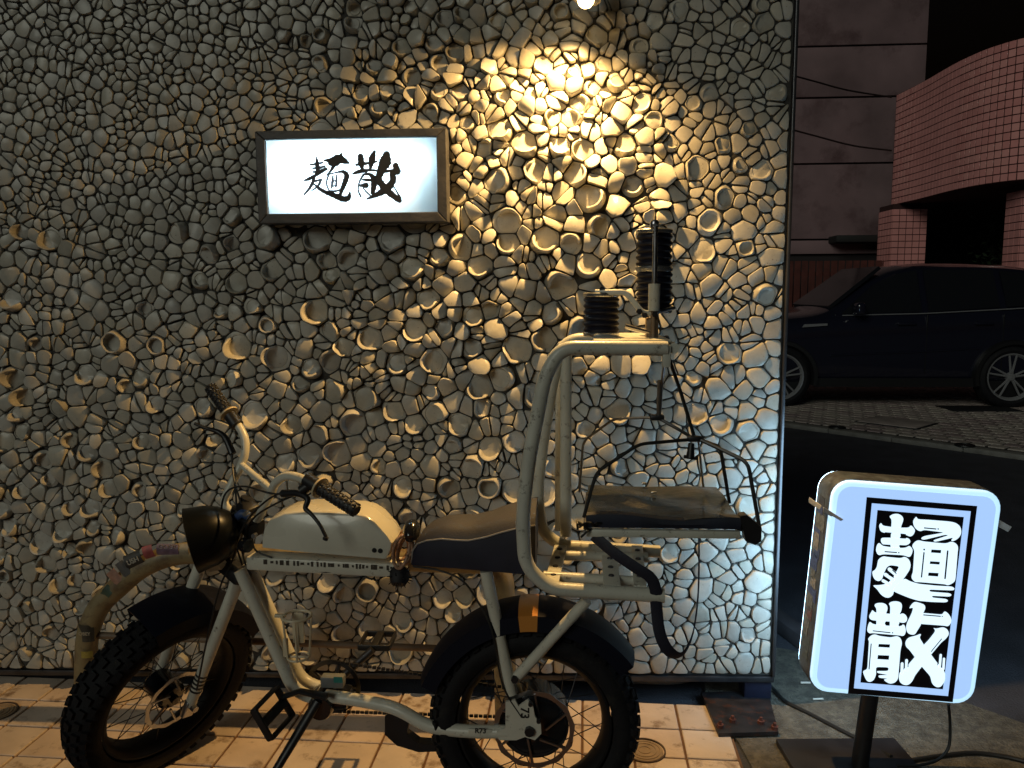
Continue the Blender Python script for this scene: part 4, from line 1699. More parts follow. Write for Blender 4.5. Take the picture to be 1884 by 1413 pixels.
# motor bracket, cranks, pedals, stand, chain, controller
bbk = B(600, 1284)
mb = MB()
mb.lathe([(0, -0.060), (0.030, -0.060), (0.034, -0.052), (0.034, 0.052), (0.030, 0.060), (0, 0.060)], 24, Matrix.Translation(bbk))
mb.rbox(bbk + Vector((0.015, 0, 0.004)), (0.11, 0.080, 0.045), 0.016)
mb.build('bottom_bracket', GLOSSB, bike)
mb = MB()
mb.tube([B(602, 1282, -0.075), B(552, 1272, -0.082), B(520, 1282, -0.085)], [0.013, 0.011, 0.010], 10, flat=0.7)
ck = mb.build('crank', BLACK, bike)
pc_ = B(503, 1312, -0.130)
Rp = Matrix.Rotation(rad(62), 3, 'Y') @ Matrix.Rotation(rad(16), 3, 'X')
mb = MB()
for c, s_ in (((0, .048, 0), (.090, .008, .022)), ((0, -.048, 0), (.090, .008, .022)), ((.043, 0, 0), (.008, .10, .022)), ((-.043, 0, 0), (.008, .10, .022)), ((0, 0, 0), (.022, .10, .020))):
    mb.rbox(pc_ + Rp @ Vector(c), s_, 0.003, rot=Rp)
mb.build('pedal', BLACK, bike)
mb = MB()
mb.tube([bbk + Vector((0, .075, 0)), bbk + Vector((0.11, 0.085, 0.10))], 0.011, 10)
mb.build('crank', DKSTEEL, bike)
pc2 = bbk + Vector((0.11, 0.14, 0.10))
mb = MB()
for c, s_ in (((0, .045, 0), (.090, .008, .018)), ((0, -.045, 0), (.090, .008, .018)), ((.043, 0, 0), (.008, .09, .018)), ((-.043, 0, 0), (.008, .09, .018)), ((0, 0, 0), (.022, .09, .016))):
    mb.rbox(pc2 + Vector(c), s_, 0.003)
mb.build('pedal', BLACK, bike)
ks0, ks1 = B(584, 1290, -0.06), B(503, 1425, -0.16)
mb = MB()
mb.tube([ks0, ks0 * .6 + ks1 * .4, ks1 + (ks0 - ks1).normalized() * 0.015, ks1], [0.015, 0.0145, 0.0125, 0.014], 12, flat=0.8)
mb.build('kick_stand', BLACK, bike)
chr_, chs = bbk + Vector((0.0, 0.062, 0)), CR + Vector((0, 0.062, 0))
mb = MB()
mb.lathe([(0.066, -.002), (0.078, -.002), (0.078, .002), (0.066, .002)], 40, Matrix.Translation(chr_), close=True)
for i in range(5):
    a = 2 * math.pi * i / 5
    mb.tube([chr_, chr_ + Vector((math.cos(a) * .068, 0, math.sin(a) * .068))], 0.006, 6)
mb.build('chainring', DKSTEEL, bike)
mb = MB()
for s_ in (1, -1):
    p, q = chr_ + Vector((0, 0, .074 * s_)), chs + Vector((0, 0, .036 * s_))
    n = 44
    for i in range(n):
        c = p.lerp(q, (i + .5) / n)
        mb.box(c, ((q - p).length / n * 0.8, 0.004 + 0.003 * (i % 2), 0.007))
mb.build('chain', DKSTEEL, bike, smooth=False)['kind'] = 'stuff'
mb = MB()
p = B(770, 1355, -0.02)
mb.prism([B(*q, -0.05) for q in ((708, 1318), (722, 1308), (742, 1312), (752, 1330), (748, 1352), (770, 1368), (820, 1372), (826, 1382), (770, 1384), (730, 1372), (708, 1352))], (0, 0.03, 0))
mb.build('chain_guard', BLACK, bike, smooth=False)
mb = MB()
mb.rbox(B(613, 1252, -0.01), (0.062, 0.03, 0.030), 0.004)
ctl = mb.build('controller_box', mat('controller_grey', (0.16, 0.17, 0.17), 0.5, var=0.2), bike)
mb = MB()
mb.box(B(622, 1251, -0.0262), (0.024, 0.001, 0.016))
mb.build('teal_label', mat('teal_label', (0.03, 0.20, 0.18), 0.4), ctl, smooth=False)

# bottle cage on the down tube
CG = mat('cage_cream', (0.62, 0.54, 0.38), 0.35)
mb = MB()
cc = B(548, 1172, -0.035)
ringp = lambda z, r, n=24: [cc + Vector((math.cos(2 * math.pi * i / n) * r, math.sin(2 * math.pi * i / n) * r, z)) for i in range(n)]
mb.tube(ringp(0.058, 0.037), 0.0038, 8, closed=True)
mb.tube(ringp(-0.055, 0.028), 0.0030, 8, closed=True)
for a in (0.4, 1.9, 3.4, 4.9):
    mb.tube([cc + Vector((math.cos(a) * .037, math.sin(a) * .037, .058)), cc + Vector((math.cos(a) * .028, math.sin(a) * .028, -.055))], 0.0030, 8)
mb.tube([cc + Vector((-.028, 0, -.055)), cc + Vector((.028, 0, -.055))], 0.003, 8)
mb.rbox(cc + Vector((-.045, 0, .058)), (0.030, 0.012, 0.008), 0.002)
mb.rbox(cc + Vector((-.034, 0, -.030)), (0.012, 0.012, 0.05), 0.002)
mb.build('bottle_cage', CG, bike)
mb = MB()
mb.rbox(cc + Vector((-.010, 0.034, .010)), (0.032, 0.006, 0.085), 0.003)
mb.build('cage_plate', CG, bike)

# brake and gear cables
cabs = [
    [(545, 908, -.75), (500, 908, -.72), (452, 895, -.66), (420, 902, -.62), (408, 930, -.62), (412, 965, -.61), (432, 1000, -.60), (446, 1040, -.60)],
    [(424, 826, -.385), (428, 860, -.42), (433, 900, -.50), (436, 940, -.56), (440, 990, -.60), (452, 1040, -.61)],
    [(540, 912, -.75), (505, 928, -.70), (470, 950, -.64), (452, 980, -.62), (448, 1020, -.61)],
    [(520, 905, -.73), (492, 920, -.70), (462, 948, -.66), (440, 985, -.64), (428, 1030, -.63), (405, 1080, -.66), (380, 1180, -.68), (362, 1270, -.68)],
    [(427, 830, -.385), (430, 880, -.47), (445, 930, -.56), (462, 980, -.60), (470, 1012, -.61), (500, 1026, -.625)],
    [(760, 1042, -.62), (810, 1050, -.65), (850, 1068, -.66), (875, 1100, -.665), (905, 1160, -.675), (925, 1260, -.675), (960, 1320, -.68)],
]
for c in cabs:
    mb = MB()
    mb.tube(smoothpath([(HY(*q) if q[0] < 700 else PY(*q)) for q in c], 6), 0.0026, 7)
    mb.build('brake_cable', CABLE, bike)
mb = MB()
mb.tube([B(470, 1044, -0.02), B(600, 1052, -0.03), B(745, 1053, -0.02)], 0.003, 7)
mb.build('brake_cable', CABLE, bike)
mb = MB()
mb.lathe([(0, -0.011), (0.018, -.011), (0.020, 0), (0.018, .011), (0, .011)], 18, Matrix.Translation(HY(452, 1003, -.640)) @ Matrix.Rotation(STEER, 4, 'Z'))
mb.build('horn', GLOSSB, bike)
mb = MB()
mb.tube(smoothpath([HY(436, 953, -.59), HY(446, 945, -.60), HY(458, 950, -.60)], 4), 0.012, 10)
mb.build('cable_wrap', mat('blue_tape', (0.03, 0.06, 0.16), 0.5), bike)

# coiled cable lock hung at the front of the saddle
lock = thing('cable_lock', 'coiled braided cable lock with black lock body hung between tank and saddle', 'lock', B(740, 1020))
BR_ = mat('braided_cable', (0.34, 0.20, 0.13), 0.45, var=0.4, scale=140)
rs = random.Random(21)
for i in range(7):
    c = B(741 + rs.uniform(-5, 5), 1012 + rs.uniform(-8, 8), -0.055 + 0.020 * i)
    ax = Vector((rs.uniform(-.5, .5), 1, rs.uniform(-.5, .5))).normalized()
    u = ax.orthogonal().normalized()
    v = ax.cross(u)
    r1, r2 = rs.uniform(.018, .026), rs.uniform(.034, .046)
    mb = MB()
    mb.tube([c + Vector((math.cos(t) * r1 + 0.2 * r2 * math.sin(t), math.sin(t * 2 + i) * 0.008, math.sin(t) * r2)) for t in [2 * math.pi * j / 26 for j in range(26)]], 0.0042, 8, closed=True)
    mb.build('cable_loop', BR_, lock)
mb = MB()
mb.lathe([(0, -.030), (.012, -.029), (.020, -.018), (.022, 0), (.020, .018), (.012, .029), (0, .030)], 20, Matrix.Translation(B(757, 976, -0.03)) @ Matrix.Rotation(.5, 4, 'X'))
mb.build('lock_body', GLOSSB, lock)
mb = MB()
mb.lathe([(0, -.024), (.018, -.022), (.025, -.008), (.026, .01), (.018, .022), (0, .024)], 16, Matrix.Translation(B(735, 1060, -0.04)) @ Matrix.Rotation(.9, 4, 'X'))
for i in range(46):
    a, b = rs.uniform(0, 6.28), rs.uniform(-1.2, 1.2)
    d = Vector((math.cos(a) * math.cos(b), math.sin(b), math.sin(a) * math.cos(b)))
    mb.tube([B(735, 1060, -0.04) + d * .022, B(735, 1060, -0.04) + d * rs.uniform(.030, .038)], [0.0022, 0.0008], 5)
mb.build('tassel', mat('black_tassel', (0.010, 0.010, 0.012), 0.7), lock)

# ==================================================================================================
# DELIVERY CARRIER (tube frame with bellows suspension and hanging tray) on the bike's rear rack
# ==================================================================================================
YN, YFAR = -0.75, -0.45
car_ = thing('delivery_carrier', 'white tubular delivery carrier with black bellows and hanging tray bolted over the rear wheel', 'carrier', (0.10, -0.6, 0.62))
TR_ = 0.0165
near_l = [(1222, 1096), (1010, 1083), (966, 1040), (961, 950), (972, 850), (1003, 690), (1032, 640), (1228, 641)]
far_l = [(1214, 1015), (1030, 1004), (996, 975), (988, 905), (996, 830), (1018, 690), (1040, 624), (1210, 624)]
for pts, y in ((near_l, YN), (far_l, YFAR)):
    mb = MB()
    mb.tube(bend([PY(p[0], p[1], y) for p in pts], 0.075, 8), TR_, 16)
    mb.build('side_tube', CARR, car_)
for x in (1042,):
    mb = MB()
    mb.tube([PY(1041, 630, YFAR + .0), PY(1041, 985, YFAR)], TR_ * 0.92, 14)
    mb.build('mast_tube', CARR, car_)
    mb = MB()
    mb.tube([PY(1030, 642, YFAR + .09), PY(1028, 975, YFAR + .09)], TR_ * 0.7, 12)
    mb.build('mast_tube', CARR, car_)
for pts in ([(1000, 1060, -.68), (1188, 1071, -.68)], [(1030, 1022, -.53), (1192, 1026, -.53)]):
    mb = MB()
    mb.tube([PY(*q) for q in pts], 0.013, 12)
    mb.build('rack_rail', CARR, car_)
zr = PY(1222, 1096, YN).z
for (pxn, pxf, w_, c_) in ((1014, 1032, 0.034, 'carrier_plate'), (1126, 1120, 0.040, None), (1178, 1172, 0.030, None)):
    a, b = PY(pxn, 1078, YN + 0.005), PY(pxf, 1004, YFAR - 0.005)
    a.z = b.z = zr + 0.012
    mb = MB()
    dv = b - a
    mb.rbox((a + b) / 2 + Vector((0, 0, 0.006)), (w_, dv.length, 0.008), 0.002, rot=Matrix.Rotation(-math.atan2(dv.x, dv.y), 3, 'Z'))
    pl = mb.build('cross_plate', CARR, car_)
    for t in (0.2, 0.4, 0.62, 0.85):
        p = a.lerp(b, t) + Vector((0, 0, 0.010))
        mb = MB()
        mb.lathe([(0, .004), (.006, .003), (.0075, 0), (0, 0)], 12, Matrix.Translation(p) @ Matrix.Rotation(rad(90), 4, 'X'))
        mb.build('bolt', DKSTEEL, pl)
# top rails and platform that carry the bellows
ztop = PY(1228, 641, YN).z
xa, xb = PY(1050, 641, -.6).x, PY(1226, 641, -.6).x
for y in (YN, YFAR):
    pass
mb = MB()
mb.tube([Vector((xb - .003, YN, ztop)), Vector((xb - .003, YFAR, ztop))], 0.012, 12)
mb.build('top_cross_tube', CARR, car_)
mb = MB()
mb.rbox(((xa + xb) / 2 + .02, -0.60, ztop + 0.016), (xb - xa - 0.06, 0.30, 0.006), 0.002)
mb.build('top_plate', CARR, car_)
mb = MB()
mb.rbox(PY(1226, 655, YN), (0.018, 0.02, 0.05), 0.003)
mb.build('end_bracket', CARR, car_)

BEL = mat('bellows_rubber', (0.008, 0.009, 0.020), 0.5, spec=0.35)
CAPM = mat('bellows_cap', (0.55, 0.58, 0.60), 0.25, 0.9)


def bellows(c, r, h, folds):
    prof = [(0, 0)]
    for i in range(folds):
        z0_ = h * i / folds
        prof += [(r * 0.88, z0_), (r, z0_ + h / folds * 0.35), (r, z0_ + h / folds * 0.6), (r * 0.88, z0_ + h / folds)]
    prof.append((0, h))
    M = Matrix.Translation(c) @ Matrix.Rotation(rad(90), 4, 'X')
    mb_ = MB()
    mb_.lathe(prof, 30, M)
    bo = mb_.build('bellows', BEL, car_, ang=25)
    for z0_ in (-0.008, h):
        mb_ = MB()
        mb_.lathe([(0, z0_), (r * 0.98, z0_), (r * 1.02, z0_ + .003), (r * 1.02, z0_ + .008), (r * 0.96, z0_ + .0105), (0, z0_ + .0105)], 30, M)
        mb_.build('bellows_cap', CAPM, bo)
    return bo


YC = -0.60
b1 = PY(1106, 612, YC)
sc1 = (PY(1140, 580, YC).x - PY(1072, 580, YC).x) / 2
bellows(b1, sc1 * 0.97, PY(1106, 546, YC).z - b1.z, 6)
YC2 = -0.56
b2 = PY(1203, 570, YC2)
sc2 = (PY(1237, 500, YC2).x - PY(1168, 500, YC2).x) / 2
bellows(b2, sc2 * 0.97, PY(1203, 500, YC2).z - b2.z, 6)
b3 = PY(1203, 491, YC2)
bellows(b3, sc2 * 0.97, PY(1203, 430, YC2).z - b3.z, 5)
YR = -0.66
mb = MB()
mb.tube([PY(1206, 416, YR), PY(1204, 528, YR)], 0.0060, 12)
mb.build('piston_rod', STEEL, car_)
mb = MB()
mb.tube([PY(1204, 522, YR), PY(1203, 572, YR)], 0.0135, 16)
mb.build('rod_sleeve', CARR, car_)
mb = MB()
mb.tube([PY(1203, 572, YR), PY(1202, 632, YR)], 0.008, 12)
mb.rbox(PY(1199, 604, YR + .01), (0.028, 0.03, 0.05), 0.003)
mb.build('rod_stub', mat('brown_steel', (0.20, 0.15, 0.10), 0.5, 0.5, var=0.3, scale=30), car_)
mb = MB()
mb.lathe([(0, -.010), (.008, -.010), (.011, -.004), (.011, .004), (.008, .010), (0, .010)], 12, Matrix.Translation(PY(1204, 413, YR + .02)) @ Matrix.Rotation(rad(90), 4, 'X'))
mb.tube([PY(1206, 416, YR), PY(1203, 421, YC2)], 0.006, 8)
mb.build('rod_head', STEEL, car_)
mb = MB()
mb.tube(bend([PY(1095, 538, YC - .03), PY(1152, 538, YC - .05), PY(1182, 576, YR), PY(1202, 577, YR)], 0.012, 3), 0.007, 8, flat=0.5, flatdir=(0, 1, 0))
mb.build('link_arm', CARR, car_)
mb = MB()
mb.tube([PY(1150, 600, YC - .06), PY(1196, 612, YR)], 0.006, 8)
mb.tube([PY(1195, 578, YR), PY(1240, 566, YC2 - .03)], 0.005, 8)
mb.build('link_arm', STEEL, car_)
for q in ((1108, 532, YC - .03), (1176, 573, YR - .01), (1186, 580, YR - .01), (1204, 578, YR - .016), (1226, 622, YR)):
    mb = MB()
    mb.lathe([(0, -.006), (.007, -.006), (.007, .006), (0, .006)], 6, Matrix.Translation(PY(*q)))
    mb.build('bolt', DKSTEEL, car_, smooth=False)

# hanging wire bail and tray
WIRE = mat('wire_steel', (0.32, 0.30, 0.27), 0.35, 0.9)
DWIRE = mat('dark_wire', (0.05, 0.05, 0.05), 0.4, 0.6)
wires = [
    ([(1209, 768, -.60), (1130, 770, -.55), (1073, 812, -.48), (1066, 905, -.45)], 0.0034, WIRE),
    ([(1278, 808, -.66), (1176, 817, -.70), (1098, 868, -.73), (1088, 900, -.74), (1074, 952, -.745)], 0.0042, DWIRE),
    ([(1209, 768, -.60), (1245, 788, -.62), (1278, 808, -.66)], 0.0042, DWIRE),
    ([(1282, 806, -.66), (1376, 850, -.72), (1398, 975, -.74)], 0.0048, DWIRE),
    ([(1278, 806, -.60), (1325, 822, -.50), (1342, 925, -.46)], 0.0048, DWIRE),
    ([(1285, 810, -.62), (1294, 895, -.52)], 0.0030, WIRE),
    ([(1226, 642, -.70), (1218, 700, -.62), (1214, 765, -.60)], 0.0035, STEEL),
    ([(1226, 645, -.70), (1252, 720, -.66), (1278, 806, -.65)], 0.0042, DWIRE),
    ([(1214, 700, -.62), (1212, 765, -.60)], 0.0060, WIRE),
]
for pts, r, mt_ in wires:
    mb = MB()
    mb.tube(bend([PY(*q) for q in pts], 0.02, 4), r, 8)
    mb.build('bail_wire', mt_, car_)
for q in ((1209, 768, -.60), (1278, 807, -.66)):
    mb = MB()
    mb.rbox(PY(*q), (0.034, 0.018, 0.014), 0.004)
    mb.build('wire_clamp', DKSTEEL, car_)
mb = MB()
mb.tube([PY(1272, 815, -.67), PY(1270, 842, -.675)], [0.007, 0.010], 10)
mb.tube([PY(1258, 840, -.675), PY(1284, 844, -.675)], 0.004, 8)
mb.build('wing_nut', BLACK, car_)
tz = PY(1220, 962, -.74).z
tA, tB = PY(1078, 962, -.74), PY(1362, 966, -.74)
tC, tD = PY(1318, 897, -.44), PY(1082, 897, -.44)
TRAYM = mat('tray_cloth', (0.030, 0.029, 0.020), 0.20, var=0.35, scale=9, bump=0.25, bscale=26, dirt=(0.012, 0.018, 0.022), dscale=5, damt=0.6)
# the tray's sheet sags and ripples a little
mb = MB()
nx_, ny_ = 22, 10
V, F = [], []
for sgn in (0, 1):
    for i in range(nx_ + 1):
        for j in range(ny_ + 1):
            u, v = i / nx_, j / ny_
            p = tA.lerp(tB, u).lerp(tD.lerp(tC, u), v)
            z = tz + 0.010 + 0.0055 * math.sin(u * 9 + v * 4) * math.sin(v * 5 + 1) - 0.008 * sgn
            V.append(Vector((p.x, p.y, z)))
n1 = (nx_ + 1) * (ny_ + 1)
for s_ in (0, n1):
    for i in range(nx_):
        for j in range(ny_):
            a = s_ + i * (ny_ + 1) + j
            F.append((a, a + 1, a + ny_ + 2, a + ny_ + 1))
rim_ = [i * (ny_ + 1) for i in range(nx_ + 1)] + [nx_ * (ny_ + 1) + j for j in range(1, ny_ + 1)] + [i * (ny_ + 1) + ny_ for i in range(nx_ - 1, -1, -1)] + [j for j in range(ny_ - 1, 0, -1)]
for q in range(len(rim_)):
    a, b = rim_[q], rim_[(q + 1) % len(rim_)]
    F.append((a, b, b + n1, a + n1))
mb.add(V, F)
tray = mb.build('tray', TRAYM, car_, ang=50)
mb = MB()
pts = [tA + Vector((0, -0.003, -0.004)), tB + Vector((0, -0.003, -0.004))]
NAVY = mat('navy_band', (0.010, 0.014, 0.030), 0.55, var=0.3, scale=14)
V, F = [], []
for i in range(25):
    u = i / 24
    p = tA.lerp(tB, u)
    hi = tz + 0.016 + 0.005 * math.sin(u * 8) - 0.006 * u
    lo = tz - 0.012
    V += [Vector((p.x, p.y - .004, lo)), Vector((p.x, p.y - .007, (hi + lo) / 2)), Vector((p.x, p.y - .002, hi)), Vector((p.x, p.y + .02, hi + .001))]
for i in range(24):
    for j in range(3):
        a = i * 4 + j
        F.append((a, a + 1, a + 5, a + 4))
mb.add(V, F)
mb.build('padded_edge', NAVY, tray)
mb = MB()
mb.rbox((tA + tB) / 2 + Vector((0.0, 0.0, -0.022)), ((tB - tA).length, 0.018, 0.018), 0.004)
mb.build('tray_rail', CARR, tray)
mb = MB()
mb.rbox((tC + tD) / 2 + Vector((0, 0, -0.012)), ((tC - tD).length, 0.016, 0.016), 0.004)
mb.build('tray_rail', CARR, tray)
for a, b in ((tA, tD), (tB, tC)):
    mb = MB()
    dv = b - a
    mb.rbox((a + b) / 2 + Vector((0, 0, -0.014)), (0.012, dv.length, 0.014), 0.003, rot=Matrix.Rotation(-math.atan2(dv.x, dv.y), 3, 'Z'))
    mb.build('tray_rail', DKSTEEL, tray)
mb = MB()
mb.prism([PY(*q, -.752) for q in ((1362, 950), (1374, 948), (1401, 970), (1401, 996), (1390, 1003), (1372, 996))], (0, 0.03, 0))
mb.build('corner_guard', BLACK, tray, smooth=False)
mb = MB()
rs = random.Random(3)
for i in range(9):
    p = PY(1076 + rs.uniform(-14, 14), 968 + rs.uniform(-8, 8), -.745)
    q = p + Vector((rs.uniform(-.03, .03), rs.uniform(-.02, .02), rs.uniform(-.025, .025)))
    mb.tube([p, (p + q) / 2 + Vector((0, -.01, .006)), q], 0.0028, 6)
mb.build('knotted_cord', CABLE, tray)
for q in ((1185, 899, -.45), (1203, 916, -.52)):
    mb = MB()
    mb.rbox(PY(*q) + Vector((0, 0, .014)), (0.014, 0.010, 0.006), 0.002)
    mb.build('clip', CAPM, tray)
# strap hanging from the tray
mb = MB()
STR = mat('strap_web', (0.012, 0.014, 0.028), 0.6, bump=0.2, bscale=300)
sp_ = [PY(*q) for q in ((1092, 985, -.74), (1130, 1017, -.76), (1172, 1046, -.77), (1196, 1062, -.77), (1206, 1085, -.765), (1208, 1120, -.76), (1214, 1165, -.76), (1228, 1195, -.755), (1246, 1206, -.74), (1262, 1196, -.73), (1276, 1160, -.72), (1284, 1100, -.71), (1286, 1040, -.70), (1286, 985, -.70))]
k = len(sp_)
pth = smoothpath(sp_, 6)
mb.tube(pth, [0.0135 - 0.0095 * max(0, min(1, (i - 44) / 16)) for i in range(len(pth))], 8, flat=0.16, flatdir=(0.1, 1, 0.1))
mb.build('strap', STR, car_)

# ==================================================================================================
# STEEL PIPE BARRIER behind the front wheel
# ==================================================================================================
YP = -0.19
bar_ = thing('pipe_barrier', 'bent cream steel pipe barrier covered with stickers behind the front wheel', 'barrier', PY(152, 1262, YP))
PIPEC = mat('barrier_paint', (0.25, 0.195, 0.10), 0.5, var=0.2, scale=9, dirt=(0.14, 0.09, 0.05), dscale=16, damt=0.5, bump=0.1)
p0 = PY(150, 1250, YP)
mb = MB()
pth = bend([Vector((p0.x, YP, -0.01)), PY(160, 1165, YP), PY(182, 1112, YP), PY(262, 1040, YP), PY(330, 1016, YP), PY(905, 1036, YP), PY(926, 1062, YP), Vector((PY(930, 1200, YP).x, YP, -0.01))], 0.10, 8)
mb.tube(pth, 0.034, 18)
pipe = mb.build('pipe', PIPEC, bar_)
mb = MB()
mb.tube([PY(163, 1168, YP), PY(930, 1198, YP)], 0.011, 10)
mb.build('lower_rail', mat('barrier_rail', (0.16, 0.11, 0.07), 0.6, var=0.3, scale=10), bar_)


def pipe_sticker(cx_p, cy_p, w_, h_, col, rot, name, txt=None, tcol=None, tsize=0.02):
    """thin sticker wrapped on the pipe's near side"""
    c = PY(cx_p, cy_p, YP - 0.0345)
    xa_ = Vector((math.cos(rot), 0, math.sin(rot)))
    za_ = Vector((-math.sin(rot), 0, math.cos(rot)))
    V_, F_ = [], []
    n_ = 8
    along = w_ > h_ * 99
    for i in range(n_ + 1):
        t = (i / n_ - 0.5)
        for j in (-0.5, 0.5):
            # wrap across the pipe
            if abs(math.sin(rot)) > 0.5 or rot == 0.001:
                off = t * w_
                yv = 0.0350 - math.sqrt(max(0, 0.0350 ** 2 - off * off)) if abs(off) < 0.0350 else 0.0350
                V_.append(c + xa_ * off + za_ * (j * h_) + Vector((0, yv - .0008, 0)))
            else:
                off = t * h_
                yv = 0.0350 - math.sqrt(max(0, 0.0350 ** 2 - off * off)) if abs(off) < 0.0350 else 0.0350
                V_.append(c + xa_ * (j * w_) + za_ * off + Vector((0, yv - .0008, 0)))
    for i in range(n_):
        F_.append((2 * i, 2 * i + 1, 2 * i + 3, 2 * i + 2))
    mb_ = MB()
    mb_.add(V_, F_)
    so_ = mb_.build('sticker', mat(name, col, 0.5, var=0.3, scale=60), pipe)
    if txt:
        text_mesh(txt, tsize, c + Vector((0, -0.0022, 0)), xa_, za_, 'lettering', mat(name + '_ink', tcol, 0.5), pipe, depth=0.0003)


pipe_sticker(156, 1166, 0.050, 0.056, (0.05, 0.045, 0.035), 0.001, 'sticker_black', 'OBEY', (0.42, 0.36, 0.26), 0.0155)
pipe_sticker(245, 1032, 0.060, 0.050, (0.03, 0.03, 0.03), rad(24), 'sticker_black2', 'USH', (0.45, 0.42, 0.36), 0.022)
pipe_sticker(272, 1016, 0.034, 0.040, (0.32, 0.07, 0.07), rad(18), 'sticker_red')
pipe_sticker(308, 1012, 0.070, 0.036, (0.16, 0.10, 0.15), rad(-2), 'sticker_plum')
pipe_sticker(210, 1062, 0.034, 0.046, (0.40, 0.22, 0.16), rad(40), 'sticker_salmon')
pipe_sticker(226, 1047, 0.030, 0.050, (0.10, 0.10, 0.10), rad(34), 'sticker_slate')
pipe_sticker(338, 1014, 0.030, 0.044, (0.30, 0.26, 0.18), rad(0), 'sticker_sand')
pipe_sticker(196, 1090, 0.040, 0.030, (0.06, 0.10, 0.07), rad(50), 'sticker_green')
pipe_sticker(155, 1205, 0.046, 0.022, (0.34, 0.26, 0.05), 0.001, 'sticker_yellow')
for k_ in range(4):
    mb = MB()
    c = PY(296 + 9.5 * k_, 1006, YP - 0.0345)
    mb.lathe([(0.0050, 0), (0.0072, 0), (0.0072, -.0008), (0.0050, -.0008)], 16, Matrix.Translation(c + Vector((0, -.0008, 0))), close=True)
    mb.build('sticker_ring', mat('sticker_grey', (0.30, 0.26, 0.26), 0.5), pipe)

# ==================================================================================================
# ACROSS THE ROAD: buildings, fence, car, cables
# ==================================================================================================
# grey panelled building
gb = thing('panelled_building', 'tall dark grey building clad in wide horizontal panels beyond the road', 'building', (4, 14.5, 0))
GP = mat('grey_panel', (0.25, 0.165, 0.175), 0.75, var=0.28, scale=0.9, bump=0.05, bscale=12, dirt=(0.13, 0.075, 0.08), dscale=0.8, damt=0.5)
mb = MB()
xr_ = PY(1700, 200, 14).x
mb.box(((xr_ - 3) / 2 - 0.05, 16.1, 4.8), (xr_ + 3 - 0.1, 4.0, 9.6))
mb.build('wall', mat('joint_dark', (0.03, 0.025, 0.027), 0.9), gb, smooth=False)
zj = [0.0, 2.1] + [PY(1580, q, 14).z for q in (440, 300, 178, 83, -20, -130)]
for i in range(len(zj) - 1):
    a, b = zj[i] + .018, zj[i + 1] - .018
    if i >= 1:
        for (xa_, xb_) in ((-3, 2.5), (2.53, xr_)):
            mb = MB()
            mb.rbox(((xa_ + xb_) / 2, 14.045, (a + b) / 2), (xb_ - xa_, 0.06, b - a), 0.008)
            mb.build('panel', GP, gb)
# lintel and ledge of its ground floor
mb = MB()
la, lb_ = PY(1528, 435, 13.9), PY(1632, 447, 13.9)
mb.rbox(((la.x + lb_.x) / 2, 13.8, (la.z + lb_.z) / 2), (lb_.x - la.x, 0.5, abs(la.z - lb_.z)), 0.02)
mb.build('ledge', mat('ledge_dark', (0.012, 0.014, 0.014), 0.7), gb)

# red-brown slatted fence in front of it
fn = thing('slat_fence', 'low red-brown fence of upright slats behind the car bonnet', 'fence', (4.6, 13.2, 0))
fa, fb = PY(1400, 505, 13.2), PY(1660, 505, 13.2)
FM = mat('red_brown_slat', (0.10, 0.026, 0.020), 0.7, var=0.3, scale=6)
ztf = PY(1500, 480, 13.2).z
k_ = int((fb.x - fa.x) / 0.14)
mb = MB()
mb.rbox((0, 0, ztf / 2), (0.118, 0.025, ztf), 0.005, seg=1)
oo = mb.build('slat', FM, None)
sm_ = oo.data
bpy.data.objects.remove(oo)
for i in range(k_):
    t = link('slat', sm_, fn)
    t.location = Vector((fa.x + i * 0.14, 13.2, 0)) - Vector(fn.location)
    t.rotation_euler = (0, 0, random.uniform(-.02, .02))
for z in (0.4, ztf - 0.25):
    mb = MB()
    mb.rbox(((fa.x + fb.x) / 2, 13.25, z), (fb.x - fa.x, 0.04, 0.07), 0.005)
    mb.build('rail', FM, fn)

# curved pink tiled building on stilts
pk_ = thing('pink_tiled_building', 'curved building front faced with glossy pink square tiles over a dark car port', 'building', (6.6, 12, 0))
zb_, zt_ = 2.99, 5.04
PINK = [mat('pink_tile_%d' % i, c, 0.16, var=0.08, scale=3, spec=0.6) for i, c in enumerate([(0.84, 0.37, 0.35), (0.88, 0.41, 0.38), (0.80, 0.34, 0.32)])]
PJ = mat('tile_joint', (0.05, 0.018, 0.018), 0.9)
ctrl = [PY(1640, 375, 13.2), PY(1690, 362, 12.2), PY(1735, 352, 11.3), PY(1770, 345, 10.75), PY(1815, 338, 10.25), PY(1884, 330, 9.8), PY(1990, 320, 9.55)]
cv_ = smoothpath([Vector((p.x, p.y, 0)) for p in ctrl], 24)
# arc-length samples
ln = [0.0]
for i in range(1, len(cv_)):
    ln.append(ln[-1] + (cv_[i] - cv_[i - 1]).length)


def on_curve(s_):
    s_ = max(0, min(ln[-1], s_))
    for i in range(1, len(ln)):
        if ln[i] >= s_:
            t = (s_ - ln[i - 1]) / max(1e-9, ln[i] - ln[i - 1])
            return cv_[i - 1].lerp(cv_[i], t)
    return cv_[-1]


